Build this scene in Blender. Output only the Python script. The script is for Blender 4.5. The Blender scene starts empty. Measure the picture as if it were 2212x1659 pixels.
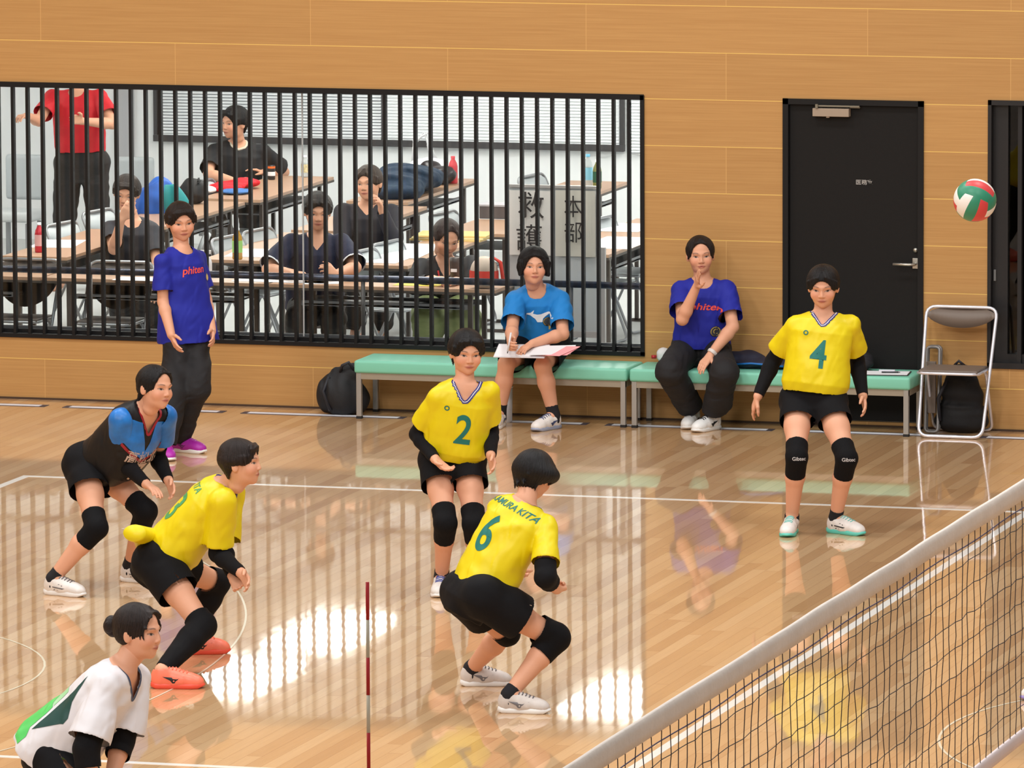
import bpy, bmesh, math, random
import numpy as np
from mathutils import Vector, Matrix
from mathutils.bvhtree import BVHTree
random.seed(7); np.random.seed(7)
C = bpy.context.scene.collection
PI = math.pi
# ------------------------------------------------------------------ camera
FPX = 15968.0689
YAW, PITCH, ROLL = -0.28265165, 0.12480074, -0.00444829
CAM = np.array([14.8242239, -40.8372933, 5.97324106])
W2, H2 = 1106.0, 829.5
def cam_axes():
    cy, sy = math.cos(YAW), math.sin(YAW); cp, sp = math.cos(PITCH), math.sin(PITCH)
    f = np.array([sy*cp, cy*cp, -sp]); r = np.array([cy, -sy, 0.]); u = np.cross(r, f)
    cr, sr = math.cos(ROLL), math.sin(ROLL)
    return cr*r+sr*u, -sr*r+cr*u, f
CR, CU, CF = cam_axes()
cam = bpy.data.objects.new('camera', bpy.data.cameras.new('camera')); C.objects.link(cam)
M = Matrix(((CR[0], CU[0], -CF[0], CAM[0]), (CR[1], CU[1], -CF[1], CAM[1]), (CR[2], CU[2], -CF[2], CAM[2]), (0, 0, 0, 1)))
cam.matrix_world = M
cam.data.sensor_fit = 'HORIZONTAL'; cam.data.sensor_width = 36.0
cam.data.lens = FPX/2212*36.0; cam.data.clip_start = 1.0; cam.data.clip_end = 300
bpy.context.scene.camera = cam
# ------------------------------------------------------------------ world, lamps, exposure
sc = bpy.context.scene
sc.view_settings.view_transform = 'Standard'; sc.view_settings.look = 'None'
sc.view_settings.gamma = 1.0; sc.view_settings.use_curve_mapping = False
sc.view_settings.exposure = 0.17
wd = bpy.data.worlds.new('hall'); sc.world = wd; wd.use_nodes = True
wd.node_tree.nodes['Background'].inputs[0].default_value = (0.93, 0.92, 0.90, 1)
wd.node_tree.nodes['Background'].inputs[1].default_value = 0.42
def area(name, loc, size, power, col=(1, 1, 1), tgt=None, size_y=None):
    l = bpy.data.lights.new(name, 'AREA'); l.energy = power; l.color = col; l.size = size
    if size_y: l.shape = 'RECTANGLE'; l.size_y = size_y
    o = bpy.data.objects.new(name, l); C.objects.link(o); o.location = loc
    d = Vector(tgt or (loc[0], loc[1], 0))-Vector(loc)
    o.rotation_euler = d.to_track_quat('-Z', 'Y').to_euler()
    return o
# hall ceiling lamps, in rows high over the courts
for i, (lx, ly) in enumerate([(-4, -3), (2, -3), (8, -3), (-2, -11), (5, -11), (11, -11)]):
    area('hall_lamp', (lx, ly, 10.5), 1.6, 300, (1.0, 0.985, 0.955))
for lx in (-1, 6):
    area('hall_lamp', (lx, -22, 10), 3.0, 520, (1.0, 0.985, 0.955), (lx, 2, 0.5))
WY = 3.3879            # plane of the hall's back wall
# ------------------------------------------------------------------ picture to place
def ray(px, py):
    return CAM, CF+(px-W2)/FPX*CR-(py-H2)/FPX*CU
def on_z(px, py, z=0.0):
    o, d = ray(px, py); return o+d*((z-o[2])/d[2])
def on_y(px, py, y):
    o, d = ray(px, py); return o+d*((y-o[1])/d[1])
# ------------------------------------------------------------------ materials
MATS = {}
def srgb(c):
    return tuple(((x/255)/12.92 if x/255 <= 0.04045 else ((x/255+0.055)/1.055)**2.4) for x in c)
def mat(name, col, rough=0.6, metal=0.0, bump=0.0, bscale=200.0, spec=0.5, var=0.0, vscale=30.0, attr=None, coat=0.0, alpha=1.0, emit=0.0, sheen=0.0):
    if name in MATS: return MATS[name]
    m = bpy.data.materials.new(name); m.use_nodes = True; MATS[name] = m
    nt = m.node_tree; b = nt.nodes['Principled BSDF']
    c = srgb(col) if max(col) > 1 else col
    b.inputs['Base Color'].default_value = (*c, 1); b.inputs['Roughness'].default_value = rough
    b.inputs['Metallic'].default_value = metal; b.inputs['Specular IOR Level'].default_value = spec
    b.inputs['Coat Weight'].default_value = coat; b.inputs['Alpha'].default_value = alpha
    if sheen: b.inputs['Sheen Weight'].default_value = sheen
    if emit:
        b.inputs['Emission Color'].default_value = (*c, 1); b.inputs['Emission Strength'].default_value = emit
    tc = nt.nodes.new('ShaderNodeTexCoord')
    src = None
    if attr:
        a = nt.nodes.new('ShaderNodeVertexColor'); a.layer_name = attr; src = a.outputs[0]
    if var:
        n = nt.nodes.new('ShaderNodeTexNoise'); n.inputs['Scale'].default_value = vscale; n.inputs['Detail'].default_value = 3
        nt.links.new(tc.outputs['Object'], n.inputs['Vector'])
        mr = nt.nodes.new('ShaderNodeMapRange'); mr.inputs[1].default_value = 0.3; mr.inputs[2].default_value = 0.7
        mr.inputs[3].default_value = 1-var; mr.inputs[4].default_value = 1+var
        nt.links.new(n.outputs[0], mr.inputs[0])
        mx = nt.nodes.new('ShaderNodeMix'); mx.data_type = 'RGBA'; mx.blend_type = 'MULTIPLY'; mx.inputs[0].default_value = 1
        if src: nt.links.new(src, mx.inputs[6])
        else: mx.inputs[6].default_value = (*c, 1)
        nt.links.new(mr.outputs[0], mx.inputs[7]); src = mx.outputs[2]
    if src: nt.links.new(src, b.inputs['Base Color'])
    if bump:
        n = nt.nodes.new('ShaderNodeTexNoise'); n.inputs['Scale'].default_value = bscale; n.inputs['Detail'].default_value = 1.6 if bscale < 20 else 4
        nt.links.new(tc.outputs['Object'], n.inputs['Vector'])
        bp = nt.nodes.new('ShaderNodeBump'); bp.inputs['Strength'].default_value = 1.0; bp.inputs['Distance'].default_value = bump
        nt.links.new(n.outputs[0], bp.inputs['Height']); nt.links.new(bp.outputs[0], b.inputs['Normal'])
    return m
def N(nt, typ, **kw):
    n = nt.nodes.new('ShaderNode'+typ)
    for k, v in kw.items():
        if k.startswith('i'): n.inputs[int(k[1:])].default_value = v
        else: setattr(n, k, v)
    return n
def mth(nt, op, a, b=None, c=None):
    n = nt.nodes.new('ShaderNodeMath'); n.operation = op
    for i, v in enumerate((a, b, c)):
        if v is None: continue
        if isinstance(v, (int, float)): n.inputs[i].default_value = v
        else: nt.links.new(v, n.inputs[i])
    return n.outputs[0]
def wall_material():
    m = bpy.data.materials.new('wood_panel_wall'); m.use_nodes = True; nt = m.node_tree; b = nt.nodes['Principled BSDF']; L = nt.links.new
    g = N(nt, 'NewGeometry'); s = N(nt, 'SeparateXYZ'); L(g.outputs['Position'], s.inputs[0])
    row = mth(nt, 'DIVIDE', mth(nt, 'ADD', s.outputs[2], 0.03), 0.2915)
    rf = mth(nt, 'FRACT', row); ri = mth(nt, 'FLOOR', row)
    hl = mth(nt, 'LESS_THAN', mth(nt, 'ABSOLUTE', mth(nt, 'SUBTRACT', rf, 0.5)), 0.4915)     # 1 inside the board
    off = mth(nt, 'MULTIPLY', mth(nt, 'MODULO', mth(nt, 'ADD', ri, 100), 2), 0.5)
    col = mth(nt, 'ADD', mth(nt, 'DIVIDE', mth(nt, 'ADD', s.outputs[0], 20.93), 1.8), off)
    cf = mth(nt, 'FRACT', col); ci = mth(nt, 'FLOOR', col)
    vl = mth(nt, 'LESS_THAN', mth(nt, 'ABSOLUTE', mth(nt, 'SUBTRACT', cf, 0.5)), 0.4988)
    mp = N(nt, 'Mapping'); mp.inputs['Scale'].default_value = (1.5, 1, 90); L(g.outputs['Position'], mp.inputs[0])
    no = N(nt, 'TexNoise'); no.inputs['Scale'].default_value = 1.6; no.inputs['Detail'].default_value = 5; L(mp.outputs[0], no.inputs['Vector'])
    wn = N(nt, 'TexWhiteNoise'); wn.noise_dimensions = '2D'; cx = N(nt, 'CombineXYZ'); L(ri, cx.inputs[0]); L(ci, cx.inputs[1]); L(cx.outputs[0], wn.inputs['Vector'])
    cr = N(nt, 'ValToRGB'); L(no.outputs[0], cr.inputs[0])
    cr.color_ramp.elements[0].position = .3; cr.color_ramp.elements[0].color = (*srgb((180, 134, 80)), 1)
    cr.color_ramp.elements[1].position = .72; cr.color_ramp.elements[1].color = (*srgb((191, 146, 90)), 1)
    val = mth(nt, 'ADD', mth(nt, 'MULTIPLY', wn.outputs[0], 0.07), 0.965)
    m1 = N(nt, 'Mix', data_type='RGBA', blend_type='MULTIPLY'); m1.inputs[0].default_value = 1; L(cr.outputs[0], m1.inputs[6]); L(val, m1.inputs[7])
    m2 = N(nt, 'Mix', data_type='RGBA'); L(vl, m2.inputs[0]); m2.inputs[6].default_value = (*srgb((206, 160, 100)), 1); L(m1.outputs[2], m2.inputs[7])
    m3 = N(nt, 'Mix', data_type='RGBA'); L(hl, m3.inputs[0]); m3.inputs[6].default_value = (*srgb((226, 186, 104)), 1); L(m2.outputs[2], m3.inputs[7])
    L(m3.outputs[2], b.inputs['Base Color']); b.inputs['Roughness'].default_value = 0.55; b.inputs['Specular IOR Level'].default_value = 0.3
    return m
def floor_material():
    m = bpy.data.materials.new('varnished_wood_floor'); m.use_nodes = True; nt = m.node_tree; b = nt.nodes['Principled BSDF']; L = nt.links.new
    g = N(nt, 'NewGeometry'); s = N(nt, 'SeparateXYZ'); L(g.outputs['Position'], s.inputs[0])
    pw = 0.0765
    px = mth(nt, 'DIVIDE', s.outputs[0], pw); pi = mth(nt, 'FLOOR', px); pf = mth(nt, 'FRACT', px)
    wn0 = N(nt, 'TexWhiteNoise'); wn0.noise_dimensions = '1D'; L(pi, wn0.inputs['W'])
    py = mth(nt, 'ADD', mth(nt, 'DIVIDE', s.outputs[1], 1.8), mth(nt, 'MULTIPLY', wn0.outputs[0], 7.0))
    pj = mth(nt, 'FLOOR', py); qf = mth(nt, 'FRACT', py)
    cx = N(nt, 'CombineXYZ'); L(pi, cx.inputs[0]); L(pj, cx.inputs[1])
    wn = N(nt, 'TexWhiteNoise'); wn.noise_dimensions = '2D'; L(cx.outputs[0], wn.inputs['Vector'])
    cr = N(nt, 'ValToRGB'); L(wn.outputs[0], cr.inputs[0])
    e = cr.color_ramp.elements; e[0].position = 0; e[0].color = (*srgb((194, 150, 106)), 1); e[1].position = 1; e[1].color = (*srgb((218, 180, 136)), 1)
    e2 = cr.color_ramp.elements.new(.45); e2.color = (*srgb((208, 166, 120)), 1)
    mp = N(nt, 'Mapping'); mp.inputs['Scale'].default_value = (60, 2.5, 1); L(g.outputs['Position'], mp.inputs[0])
    no = N(nt, 'TexNoise'); no.inputs['Scale'].default_value = 1.2; no.inputs['Detail'].default_value = 5; L(mp.outputs[0], no.inputs['Vector'])
    gr = mth(nt, 'ADD', mth(nt, 'MULTIPLY', no.outputs[0], 0.22), 0.89)
    m1 = N(nt, 'Mix', data_type='RGBA', blend_type='MULTIPLY'); m1.inputs[0].default_value = 1; L(cr.outputs[0], m1.inputs[6]); L(gr, m1.inputs[7])
    jt = mth(nt, 'MULTIPLY', mth(nt, 'LESS_THAN', mth(nt, 'ABSOLUTE', mth(nt, 'SUBTRACT', pf, 0.5)), 0.49), mth(nt, 'LESS_THAN', mth(nt, 'ABSOLUTE', mth(nt, 'SUBTRACT', qf, 0.5)), 0.4990))
    m2 = N(nt, 'Mix', data_type='RGBA'); L(jt, m2.inputs[0]); m2.inputs[6].default_value = (*srgb((150, 98, 56)), 1); L(m1.outputs[2], m2.inputs[7])
    L(m2.outputs[2], b.inputs['Base Color']); b.inputs['Roughness'].default_value = 0.42
    b.inputs['Specular IOR Level'].default_value = 0.35
    b.inputs['Coat Weight'].default_value = 1.0; b.inputs['Coat Roughness'].default_value = 0.035; b.inputs['Coat IOR'].default_value = 1.5
    # boards are very slightly cupped and tilted, which breaks the mirror image up
    tilt = mth(nt, 'MULTIPLY', mth(nt, 'SUBTRACT', wn.outputs[0], 0.5), 2.0)
    cup = mth(nt, 'MULTIPLY', mth(nt, 'SINE', mth(nt, 'MULTIPLY', pf, 6.2832)), 0.000012)
    n2 = N(nt, 'TexNoise'); n2.inputs['Scale'].default_value = 2.2; n2.inputs['Detail'].default_value = 2; L(g.outputs['Position'], n2.inputs['Vector'])
    h = mth(nt, 'ADD', cup, mth(nt, 'MULTIPLY', n2.outputs[0], 0.0002))
    h = mth(nt, 'ADD', h, mth(nt, 'MULTIPLY', mth(nt, 'MULTIPLY', tilt, mth(nt, 'SUBTRACT', pf, 0.5)), 0.00006))
    bp = N(nt, 'Bump'); bp.inputs['Distance'].default_value = 1.0; bp.inputs['Strength'].default_value = 1.0
    L(h, bp.inputs['Height']); L(bp.outputs[0], b.inputs['Coat Normal'])
    return m
def glass_material(name='window_glass', tint=(0.96, 0.98, 0.98), refl=1.0):
    if name in MATS: return MATS[name]
    m = bpy.data.materials.new(name); m.use_nodes = True; nt = m.node_tree; MATS[name] = m
    for n in list(nt.nodes): nt.nodes.remove(n)
    o = N(nt, 'OutputMaterial'); t = N(nt, 'BsdfTransparent'); t.inputs[0].default_value = (*tint, 1)
    g = N(nt, 'BsdfGlossy'); g.inputs['Roughness'].default_value = 0.01
    f = N(nt, 'Fresnel'); f.inputs[0].default_value = 1.45
    mx = N(nt, 'MixShader'); nt.links.new(mth(nt, 'MULTIPLY', f.outputs[0], refl), mx.inputs[0]); nt.links.new(t.outputs[0], mx.inputs[1]); nt.links.new(g.outputs[0], mx.inputs[2]); nt.links.new(mx.outputs[0], o.inputs[0])
    return m
# ------------------------------------------------------------------ objects
def link_mesh(name, me, m=None, parent=None, smooth=False):
    o = bpy.data.objects.new(name, me); C.objects.link(o)
    if m:
        for x in (m if isinstance(m, (list, tuple)) else [m]): me.materials.append(x)
    if smooth: me.polygons.foreach_set('use_smooth', [True]*len(me.polygons))
    if parent: o.parent = parent; o.matrix_parent_inverse = parent.matrix_basis.inverted()
    return o
def obj(name, bm, m=None, parent=None, smooth=False):
    me = bpy.data.meshes.new(name); bm.to_mesh(me); bm.free()
    return link_mesh(name, me, m, parent, smooth)
def tag(o, label=None, cat=None, group=None, kind=None):
    if label: o['label'] = label
    if cat: o['category'] = cat
    if group: o['group'] = group
    if kind: o['kind'] = kind
    return o
def thing(name, label, cat, loc=(0, 0, 0), group=None, rz=0.0):
    o = bpy.data.objects.new(name, None); C.objects.link(o); o.empty_display_size = 0.1
    o.location = loc; o.rotation_euler = (0, 0, rz)
    return tag(o, label, cat, group)
def struct(name, bm, m=None, parent=None, smooth=False):
    o = obj(name, bm, m, parent, smooth)
    o['kind'] = 'structure'
    return o
def copy_tree(o, parent=None):
    c = o.copy(); C.objects.link(c); c.parent = parent
    for ch in [x for x in o.children]: copy_tree(ch, c)
    return c
def box(bm, lo, hi, bev=0.0, mi=0, mtx=None):
    x0, y0, z0 = lo; x1, y1, z1 = hi
    vs = [bm.verts.new(v) for v in ((x0, y0, z0), (x1, y0, z0), (x1, y1, z0), (x0, y1, z0), (x0, y0, z1), (x1, y0, z1), (x1, y1, z1), (x0, y1, z1))]
    fs = [bm.faces.new([vs[i] for i in f]) for f in ((0, 3, 2, 1), (4, 5, 6, 7), (0, 1, 5, 4), (1, 2, 6, 5), (2, 3, 7, 6), (3, 0, 4, 7))]
    for f in fs: f.material_index = mi
    if bev:
        r = bmesh.ops.bevel(bm, geom=list({e for f in fs for e in f.edges}), offset=bev, segments=3, affect='EDGES', profile=0.6)
        vs = list({v for f in r['faces'] for v in f.verts} | {v for v in vs if v.is_valid})
        for f in r['faces']: f.material_index = mi
    if mtx is not None: bmesh.ops.transform(bm, matrix=mtx, verts=[v for v in vs if v.is_valid])
    return bm
def boxes(*bs, bev=0.0):
    bm = bmesh.new()
    for lo, hi in bs: box(bm, lo, hi, bev)
    return bm
def tube(bm, pts, r, seg=10, closed=False, caps=True, mi=0, radii=None):
    P = [Vector(p) for p in pts]; n = len(P); rings = []
    up = None
    for i in range(n):
        a = P[(i-1) % n] if (closed or i > 0) else P[i]; b = P[(i+1) % n] if (closed or i < n-1) else P[i]
        t = (b-a).normalized()
        if up is None:
            up = Vector((0, 0, 1)) if abs(t.z) < .9 else Vector((1, 0, 0))
        x = (up-t*up.dot(t)).normalized(); up = x; y = t.cross(x)
        rr = radii[i] if radii else r
        if not isinstance(rr, tuple): rr = (rr, rr)
        rings.append([bm.verts.new(P[i]+x*math.cos(2*PI*k/seg)*rr[0]+y*math.sin(2*PI*k/seg)*rr[1]) for k in range(seg)])
    for i in range(n if closed else n-1):
        A = rings[i]; B = rings[(i+1) % n]
        for k in range(seg):
            f = bm.faces.new((A[k], A[(k+1) % seg], B[(k+1) % seg], B[k])); f.material_index = mi; f.smooth = True
    if caps and not closed:
        bm.faces.new(rings[0][::-1]).material_index = mi; bm.faces.new(rings[-1]).material_index = mi
    return bm
def lathe(bm, prof, c=(0, 0, 0), seg=20, mi=0, cap=True):
    rings = [[bm.verts.new((c[0]+r*math.cos(2*PI*k/seg), c[1]+r*math.sin(2*PI*k/seg), c[2]+z)) for k in range(seg)] for r, z in prof]
    for A, B in zip(rings, rings[1:]):
        for k in range(seg):
            f = bm.faces.new((A[k], A[(k+1) % seg], B[(k+1) % seg], B[k])); f.smooth = True; f.material_index = mi
    if cap:
        bm.faces.new(rings[0][::-1]).material_index = mi; bm.faces.new(rings[-1]).material_index = mi
    return bm
def round_path(pts, r, n=5):
    P = [Vector(p) for p in pts]; out = []; m = len(P)
    for i in range(m):
        a, b, c = P[i-1], P[i], P[(i+1) % m]
        d1 = (a-b).normalized(); d2 = (c-b).normalized()
        for k in range(n+1):
            t = k/n; out.append((b+d1*r)*(1-t)**2+b*2*t*(1-t)+(b+d2*r)*t*t)
    return out
def text_mesh(s, size, depth=0.0, bold=.018):
    cu = bpy.data.curves.new('t', 'FONT'); cu.body = s; cu.size = size; cu.align_x = 'CENTER'; cu.align_y = 'CENTER'; cu.extrude = depth; cu.offset = size*bold
    o = bpy.data.objects.new('t', cu); C.objects.link(o)
    dg = bpy.context.evaluated_depsgraph_get(); me = bpy.data.meshes.new_from_object(o.evaluated_get(dg))
    bpy.data.objects.remove(o); bpy.data.curves.remove(cu)
    return me
# ================================================================== setting
M_wall = wall_material(); M_floor = floor_material()
M_black = mat('black_metal', (16, 15, 17), 0.5, 0.0, spec=.3); M_white = mat('white_wall', (236, 238, 240), 0.8)
struct('floor', boxes(((-14, -30, -.05), (22, WY+.1, 0))), M_floor)
W1 = (-3.2, 2.841, .401, 2.03); DR = (3.733, 4.626, .03, 2.03); WN2 = (5.03, 6.6, .388, 2.045)
T = .18
struct('wall_back', boxes(
    ((-9, WY, 2.03), (14, WY+T, 7.5)), ((-9, WY, 0), (W1[0], WY+T, 2.03)), ((W1[0], WY, 0), (W1[1], WY+T, W1[2])),
    ((W1[1], WY, 0), (DR[0], WY+T, 2.03)), ((DR[0], WY, 0), (DR[1], WY+T, DR[2])), ((DR[1], WY, 0), (WN2[0], WY+T, 2.03)),
    ((WN2[0], WY, 0), (WN2[1], WY+T, WN2[2])), ((WN2[1], WY, 0), (14, WY+T, 2.03))), M_wall)
struct('wall_left', boxes(((-9.2, -30, 0), (-9, WY+.1, 7.5))), mat('far_hall_wall', (205, 170, 120), 0.8))
struct('shadow_strip_back', boxes(((-9, WY-.012, 0), (14, WY, .012))), mat('shadow_gap', (70, 50, 36), 0.8))  # dark strip painting the shadow line at the wall's foot
# neighbouring room
RB = 12.6; RX0, RX1 = -6.0, 3.6
struct('floor_room', boxes(((RX0, WY+.1, -.04), (RX1, RB, 0.0))), mat('room_floor', (196, 198, 198), 0.45, var=.03, vscale=4))
struct('wall_room_back', boxes(((RX0, RB, 0), (RX1, RB+.1, 2.7))), M_white)
struct('wall_room_left', boxes(((RX0-.1, WY+T, 0), (RX0, RB, 2.7))), M_white)
struct('wall_room_right', boxes(((RX1, WY+T, 0), (RX1+.1, RB, 2.7))), M_white)
struct('ceiling_room', boxes(((RX0-.1, WY+T, 2.62), (RX1+.1, RB+.1, 2.72))), mat('room_ceiling', (225, 225, 222), 0.9))
struct('trim_1', boxes(((-3.83, RB-.05, 0), (-3.70, RB, 2.62))), mat('grey_pillar', (178, 178, 182), 0.7))
struct('wall_room_front', boxes(((RX0, WY+T, 2.03), (RX1, WY+T+.02, 2.62)), ((W1[1], WY+T, 0), (RX1, WY+T+.02, 2.03))), M_white)
M_lamp_or_fill = mat('lamp_or_fill_diffuser', (255, 252, 244), 0.5, emit=17.0)
for i, (x0, x1, y0, y1) in enumerate([(-1.75, -1.15, 9.6, 11.1), (-1.75, -1.15, 7.6, 8.95), (1.1, 1.7, 7.45, 8.85), (-1.75, -1.15, 5.2, 6.6), (1.1, 1.7, 4.9, 6.3), (1.1, 1.7, 10.6, 12.0), (-2.0, -.8, 3.80, 4.15), (.9, 2.1, 3.80, 4.15), (-4.8, -3.6, 3.8, 4.15), (-5.5, -4.9, 8.6, 10.0)]):  # panels beside the window and at the far left are added fill lamps
    t = thing('ceiling_light_or_fill', 'flat square lamp panel set in the ceiling of the room behind the barred window', 'light', ((x0+x1)/2, (y0+y1)/2, 2.6), 'lamp panels of the meeting room')
    f = boxes(((x0-.03, y0-.03, 2.595), (x1+.03, y0, 2.62)), ((x0-.03, y1, 2.595), (x1+.03, y1+.03, 2.62)), ((x0-.03, y0, 2.595), (x0, y1, 2.62)), ((x1, y0, 2.595), (x1+.03, y1, 2.62)))
    obj('frame', f, mat('lamp_or_fill_frame', (220, 220, 220), .5), t)
    obj('diffuser', boxes(((x0, y0, 2.60), (x1, y1, 2.615))), M_lamp_or_fill, t)
# window_1 : frame, sill, glass, bars, rail
w1 = thing('window_1', None, None, (0, WY, .4)); w1['kind'] = 'structure'
fr = bmesh.new()
box(fr, (W1[0], WY-.012, W1[3]-.028), (W1[1], WY+T, W1[3]+.006)); box(fr, (W1[1]-.022, WY-.012, W1[2]), (W1[1]+.004, WY+T, W1[3]))
box(fr, (W1[0]-.02, WY-.012, W1[2]), (W1[0]+.02, WY+T, W1[3]))
box(fr, (W1[0], WY-.012, W1[2]-.004), (W1[1]+.004, WY+.05, W1[2]+.022)); box(fr, (W1[0], WY+.05, W1[2]), (W1[1], WY+.10, W1[2]+.045))
obj('window_frame', fr, M_black, w1)
obj('sill', boxes(((W1[0], WY+.12, W1[2]), (W1[1]-.022, WY+.42, W1[2]+.022)), ((W1[0], WY+.10, W1[2]), (W1[1]-.022, WY+.12, W1[2]+.06)), ), mat('sill_grey', (88, 90, 94), .35), w1)
for k in range(-1, 60):
    x = 2.742-.0993*k
    if x < W1[0]+.03 or k < 0: continue
    obj('bar', boxes(((x-.0095, WY-.004, W1[2]+.01), (x+.0095, WY+.035, W1[3]-.01)), bev=.0015), M_black, w1)
gl = obj('glass_pane', boxes(((W1[0], WY+.096, W1[2]+.04), (.575, WY+.104, W1[3]-.02))), glass_material(refl=.55), w1)
obj('glass_pane', boxes(((.583, WY+.096, W1[2]+.04), (W1[1]-.02, WY+.104, W1[3]-.02))), glass_material(), w1)
obj('glass_joint', boxes(((.575, WY+.095, W1[2]+.04), (.583, WY+.106, W1[3]-.02))), mat('glass_joint', (205, 205, 205), .4), w1)
ra = thing('handrail', 'dark grey round handrail running along the inside of the barred window', 'handrail', (0, WY+.24, .8))
bm = bmesh.new(); tube(bm, [(W1[0]+.02, WY+.24, .808), (W1[1]-.02, WY+.24, .808)], .0225, 16)
obj('rail', bm, mat('rail_metal', (70, 72, 86), .22, .6), ra, True)
for x in (-2.4, -.9, .93, 2.3):
    bm = bmesh.new(); tube(bm, [(x, WY+.24, .80), (x, WY+.24, .423)], .014, 10)
    obj('post', bm, mat('rail_post', (96, 92, 92), .4, .3), ra, True)
# back window with blinds
w3 = thing('window_3', None, None, (-1.6, RB, .8)); w3['kind'] = 'structure'
M_dkframe = mat('dark_window_frame', (62, 60, 62), .5)
bm = bmesh.new(); box(bm, (-3.53, RB-.06, .785), (.20, RB, .835))
for x in (-3.53, -1.70, .17): box(bm, (x, RB-.05, .83), (x+.028, RB, 2.25))
box(bm, (-3.53, RB-.05, 2.22), (.2, RB, 2.26))
obj('window_frame', bm, M_dkframe, w3)
obj('glass_pane', boxes(((-3.5, RB-.012, .84), (.17, RB-.008, 2.23))), mat('night_glass', (150, 158, 166), .15), w3)
M_slat = mat('blind_slat', (232, 236, 240), .45)
for nm, (a, b, z0) in (('wide_blind', (-3.49, -1.71, .85)), ('blind', (-1.66, .165, .85)), ('narrow_blind', (.235, 1.3, .80))):
    bm = bmesh.new(); z = z0
    while z < 2.2:
        hh = .0225 if nm != 'wide_blind' else .0165
        v = [bm.verts.new(p) for p in ((a, RB-.042, z), (b, RB-.042, z), (b, RB-.034, z+hh), (a, RB-.034, z+hh))]
        bm.faces.new(v); z += .0235
    box(bm, (a, RB-.05, 2.2), (b, RB-.02, 2.23)); box(bm, (a, RB-.042, z0-.018), (b, RB-.02, z0-.004))
    bo = obj('venetian_blind', bm, M_slat); bo.parent = None
    tag(bo, {'wide_blind': 'half-open white slatted blind in the left part of the rear window', 'blind': 'closed white slatted blind in the right part of the rear window', 'narrow_blind': 'white slatted blind hanging at the far right, beside the rear window'}[nm], 'blind', 'blinds of the meeting room')
# door_1
d1 = thing('door_1', None, None, (4.18, WY, .03)); d1['kind'] = 'structure'
bm = bmesh.new(); x0, x1, z0, z1 = DR
box(bm, (x0, WY-.012, z1-.035), (x1, WY+.09, z1)); box(bm, (x0, WY-.012, z0), (x0+.035, WY+.09, z1)); box(bm, (x1-.035, WY-.012, z0), (x1, WY+.09, z1))
obj('door_frame', bm, mat('door_frame_black', (14, 12, 13), .5, spec=.3), d1)
obj('door_leaf', boxes(((x0+.038, WY+.02, z0+.005), (x1-.038, WY+.06, z1-.038)), bev=.002), mat('door_leaf_dark', (17, 15, 15), .6, bump=.0004, bscale=60, spec=.25), d1)
p = on_y(1797, 242, WY); cl = obj('door_closer', boxes(((p[0]-.115, WY-.035, p[2]-.026), (p[0]+.115, WY+.02, p[2]+.024)), ((p[0]-.03, WY-.03, p[2]-.034), (p[0]-.01, WY-.01, p[2]-.024)), bev=.003), mat('closer_grey', (160, 142, 124), .5), d1)
obj('closer_arm', boxes(((p[0]-.095, WY-.045, p[2]+.026), (p[0]-.08, WY-.03, p[2]+.05)), ((p[0]-.095, WY-.03, p[2]+.034), (p[0]+.18, WY-.018, p[2]+.044)), ((p[0]+.12, WY-.02, p[2]+.028), (p[0]+.18, WY+.0, p[2]+.036))), mat('closer_arm_grey', (120, 112, 96), .5), cl)
p = on_y(1958, 570, WY); hd = bmesh.new(); tube(hd, [(p[0]+.055, WY+.02, p[2]), (p[0]+.055, WY-.035, p[2]), (p[0]+.03, WY-.045, p[2]), (p[0]-.075, WY-.045, p[2])], .009, 10)
box(hd, (p[0]+.035, WY+.012, p[2]-.03), (p[0]+.075, WY+.02, p[2]+.035), .002)
obj('door_handle', hd, mat('handle_metal', (185, 180, 170), .3, .8), d1, True)
bm = bmesh.new(); tube(bm, [(p[0]+.055, WY+.02, p[2]+.085), (p[0]+.055, WY+.005, p[2]+.085)], .014, 14); obj('lock_cylinder', bm, mat('handle_metal', (185, 180, 170)), d1, True)
p = on_y(1865.5, 394.5, WY); me = text_mesh('医務室', .034, .0006, .01); t = link_mesh('door_sign', me, mat('sign_letters', (168, 164, 160), .6), d1)
t.matrix_world = Matrix.Translation((p[0], WY+.018, p[2]-.002)) @ Matrix.Rotation(PI/2, 4, 'X') @ Matrix.Scale(1.08, 4, (1, 0, 0))
# window_2 : tall dark sliding window at the right
w2 = thing('window_2', None, None, (5.6, WY, .39)); w2['kind'] = 'structure'
x0, x1, z0, z1 = WN2; bm = bmesh.new()
box(bm, (x0, WY-.01, z0), (x0+.022, WY+.15, z1)); box(bm, (x0, WY-.01, z1-.03), (x1, WY+.15, z1)); box(bm, (x0, WY-.01, z0), (x1, WY+.15, z0+.035)); box(bm, (x0, WY+.05, z0), (x0+.115, WY+.10, z1))
box(bm, (x0+.18, WY+.03, z0), (x0+.205, WY+.07, z1)); box(bm, (x1-.1, WY-.01, z0), (x1, WY+.15, z1)); box(bm, (x0+.115, WY+.05, z0+.03), (x1, WY+.09, z0+.085))
obj('window_frame', bm, mat('dark_sash', (22, 20, 22), .4), w2)
obj('glass_pane', boxes(((x0+.11, WY+.08, z0+.03), (x1, WY+.086, z1-.03))), glass_material('dark_window_glass', (.5, .5, .48), 1.0), w2)
p = on_y(2146, 596, WY); obj('latch', boxes(((p[0]-.007, WY+.035, p[2]-.035), (p[0]+.007, WY+.05, p[2]+.035)), bev=.002), mat('latch_grey', (120, 120, 120), .4), w2)
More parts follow.
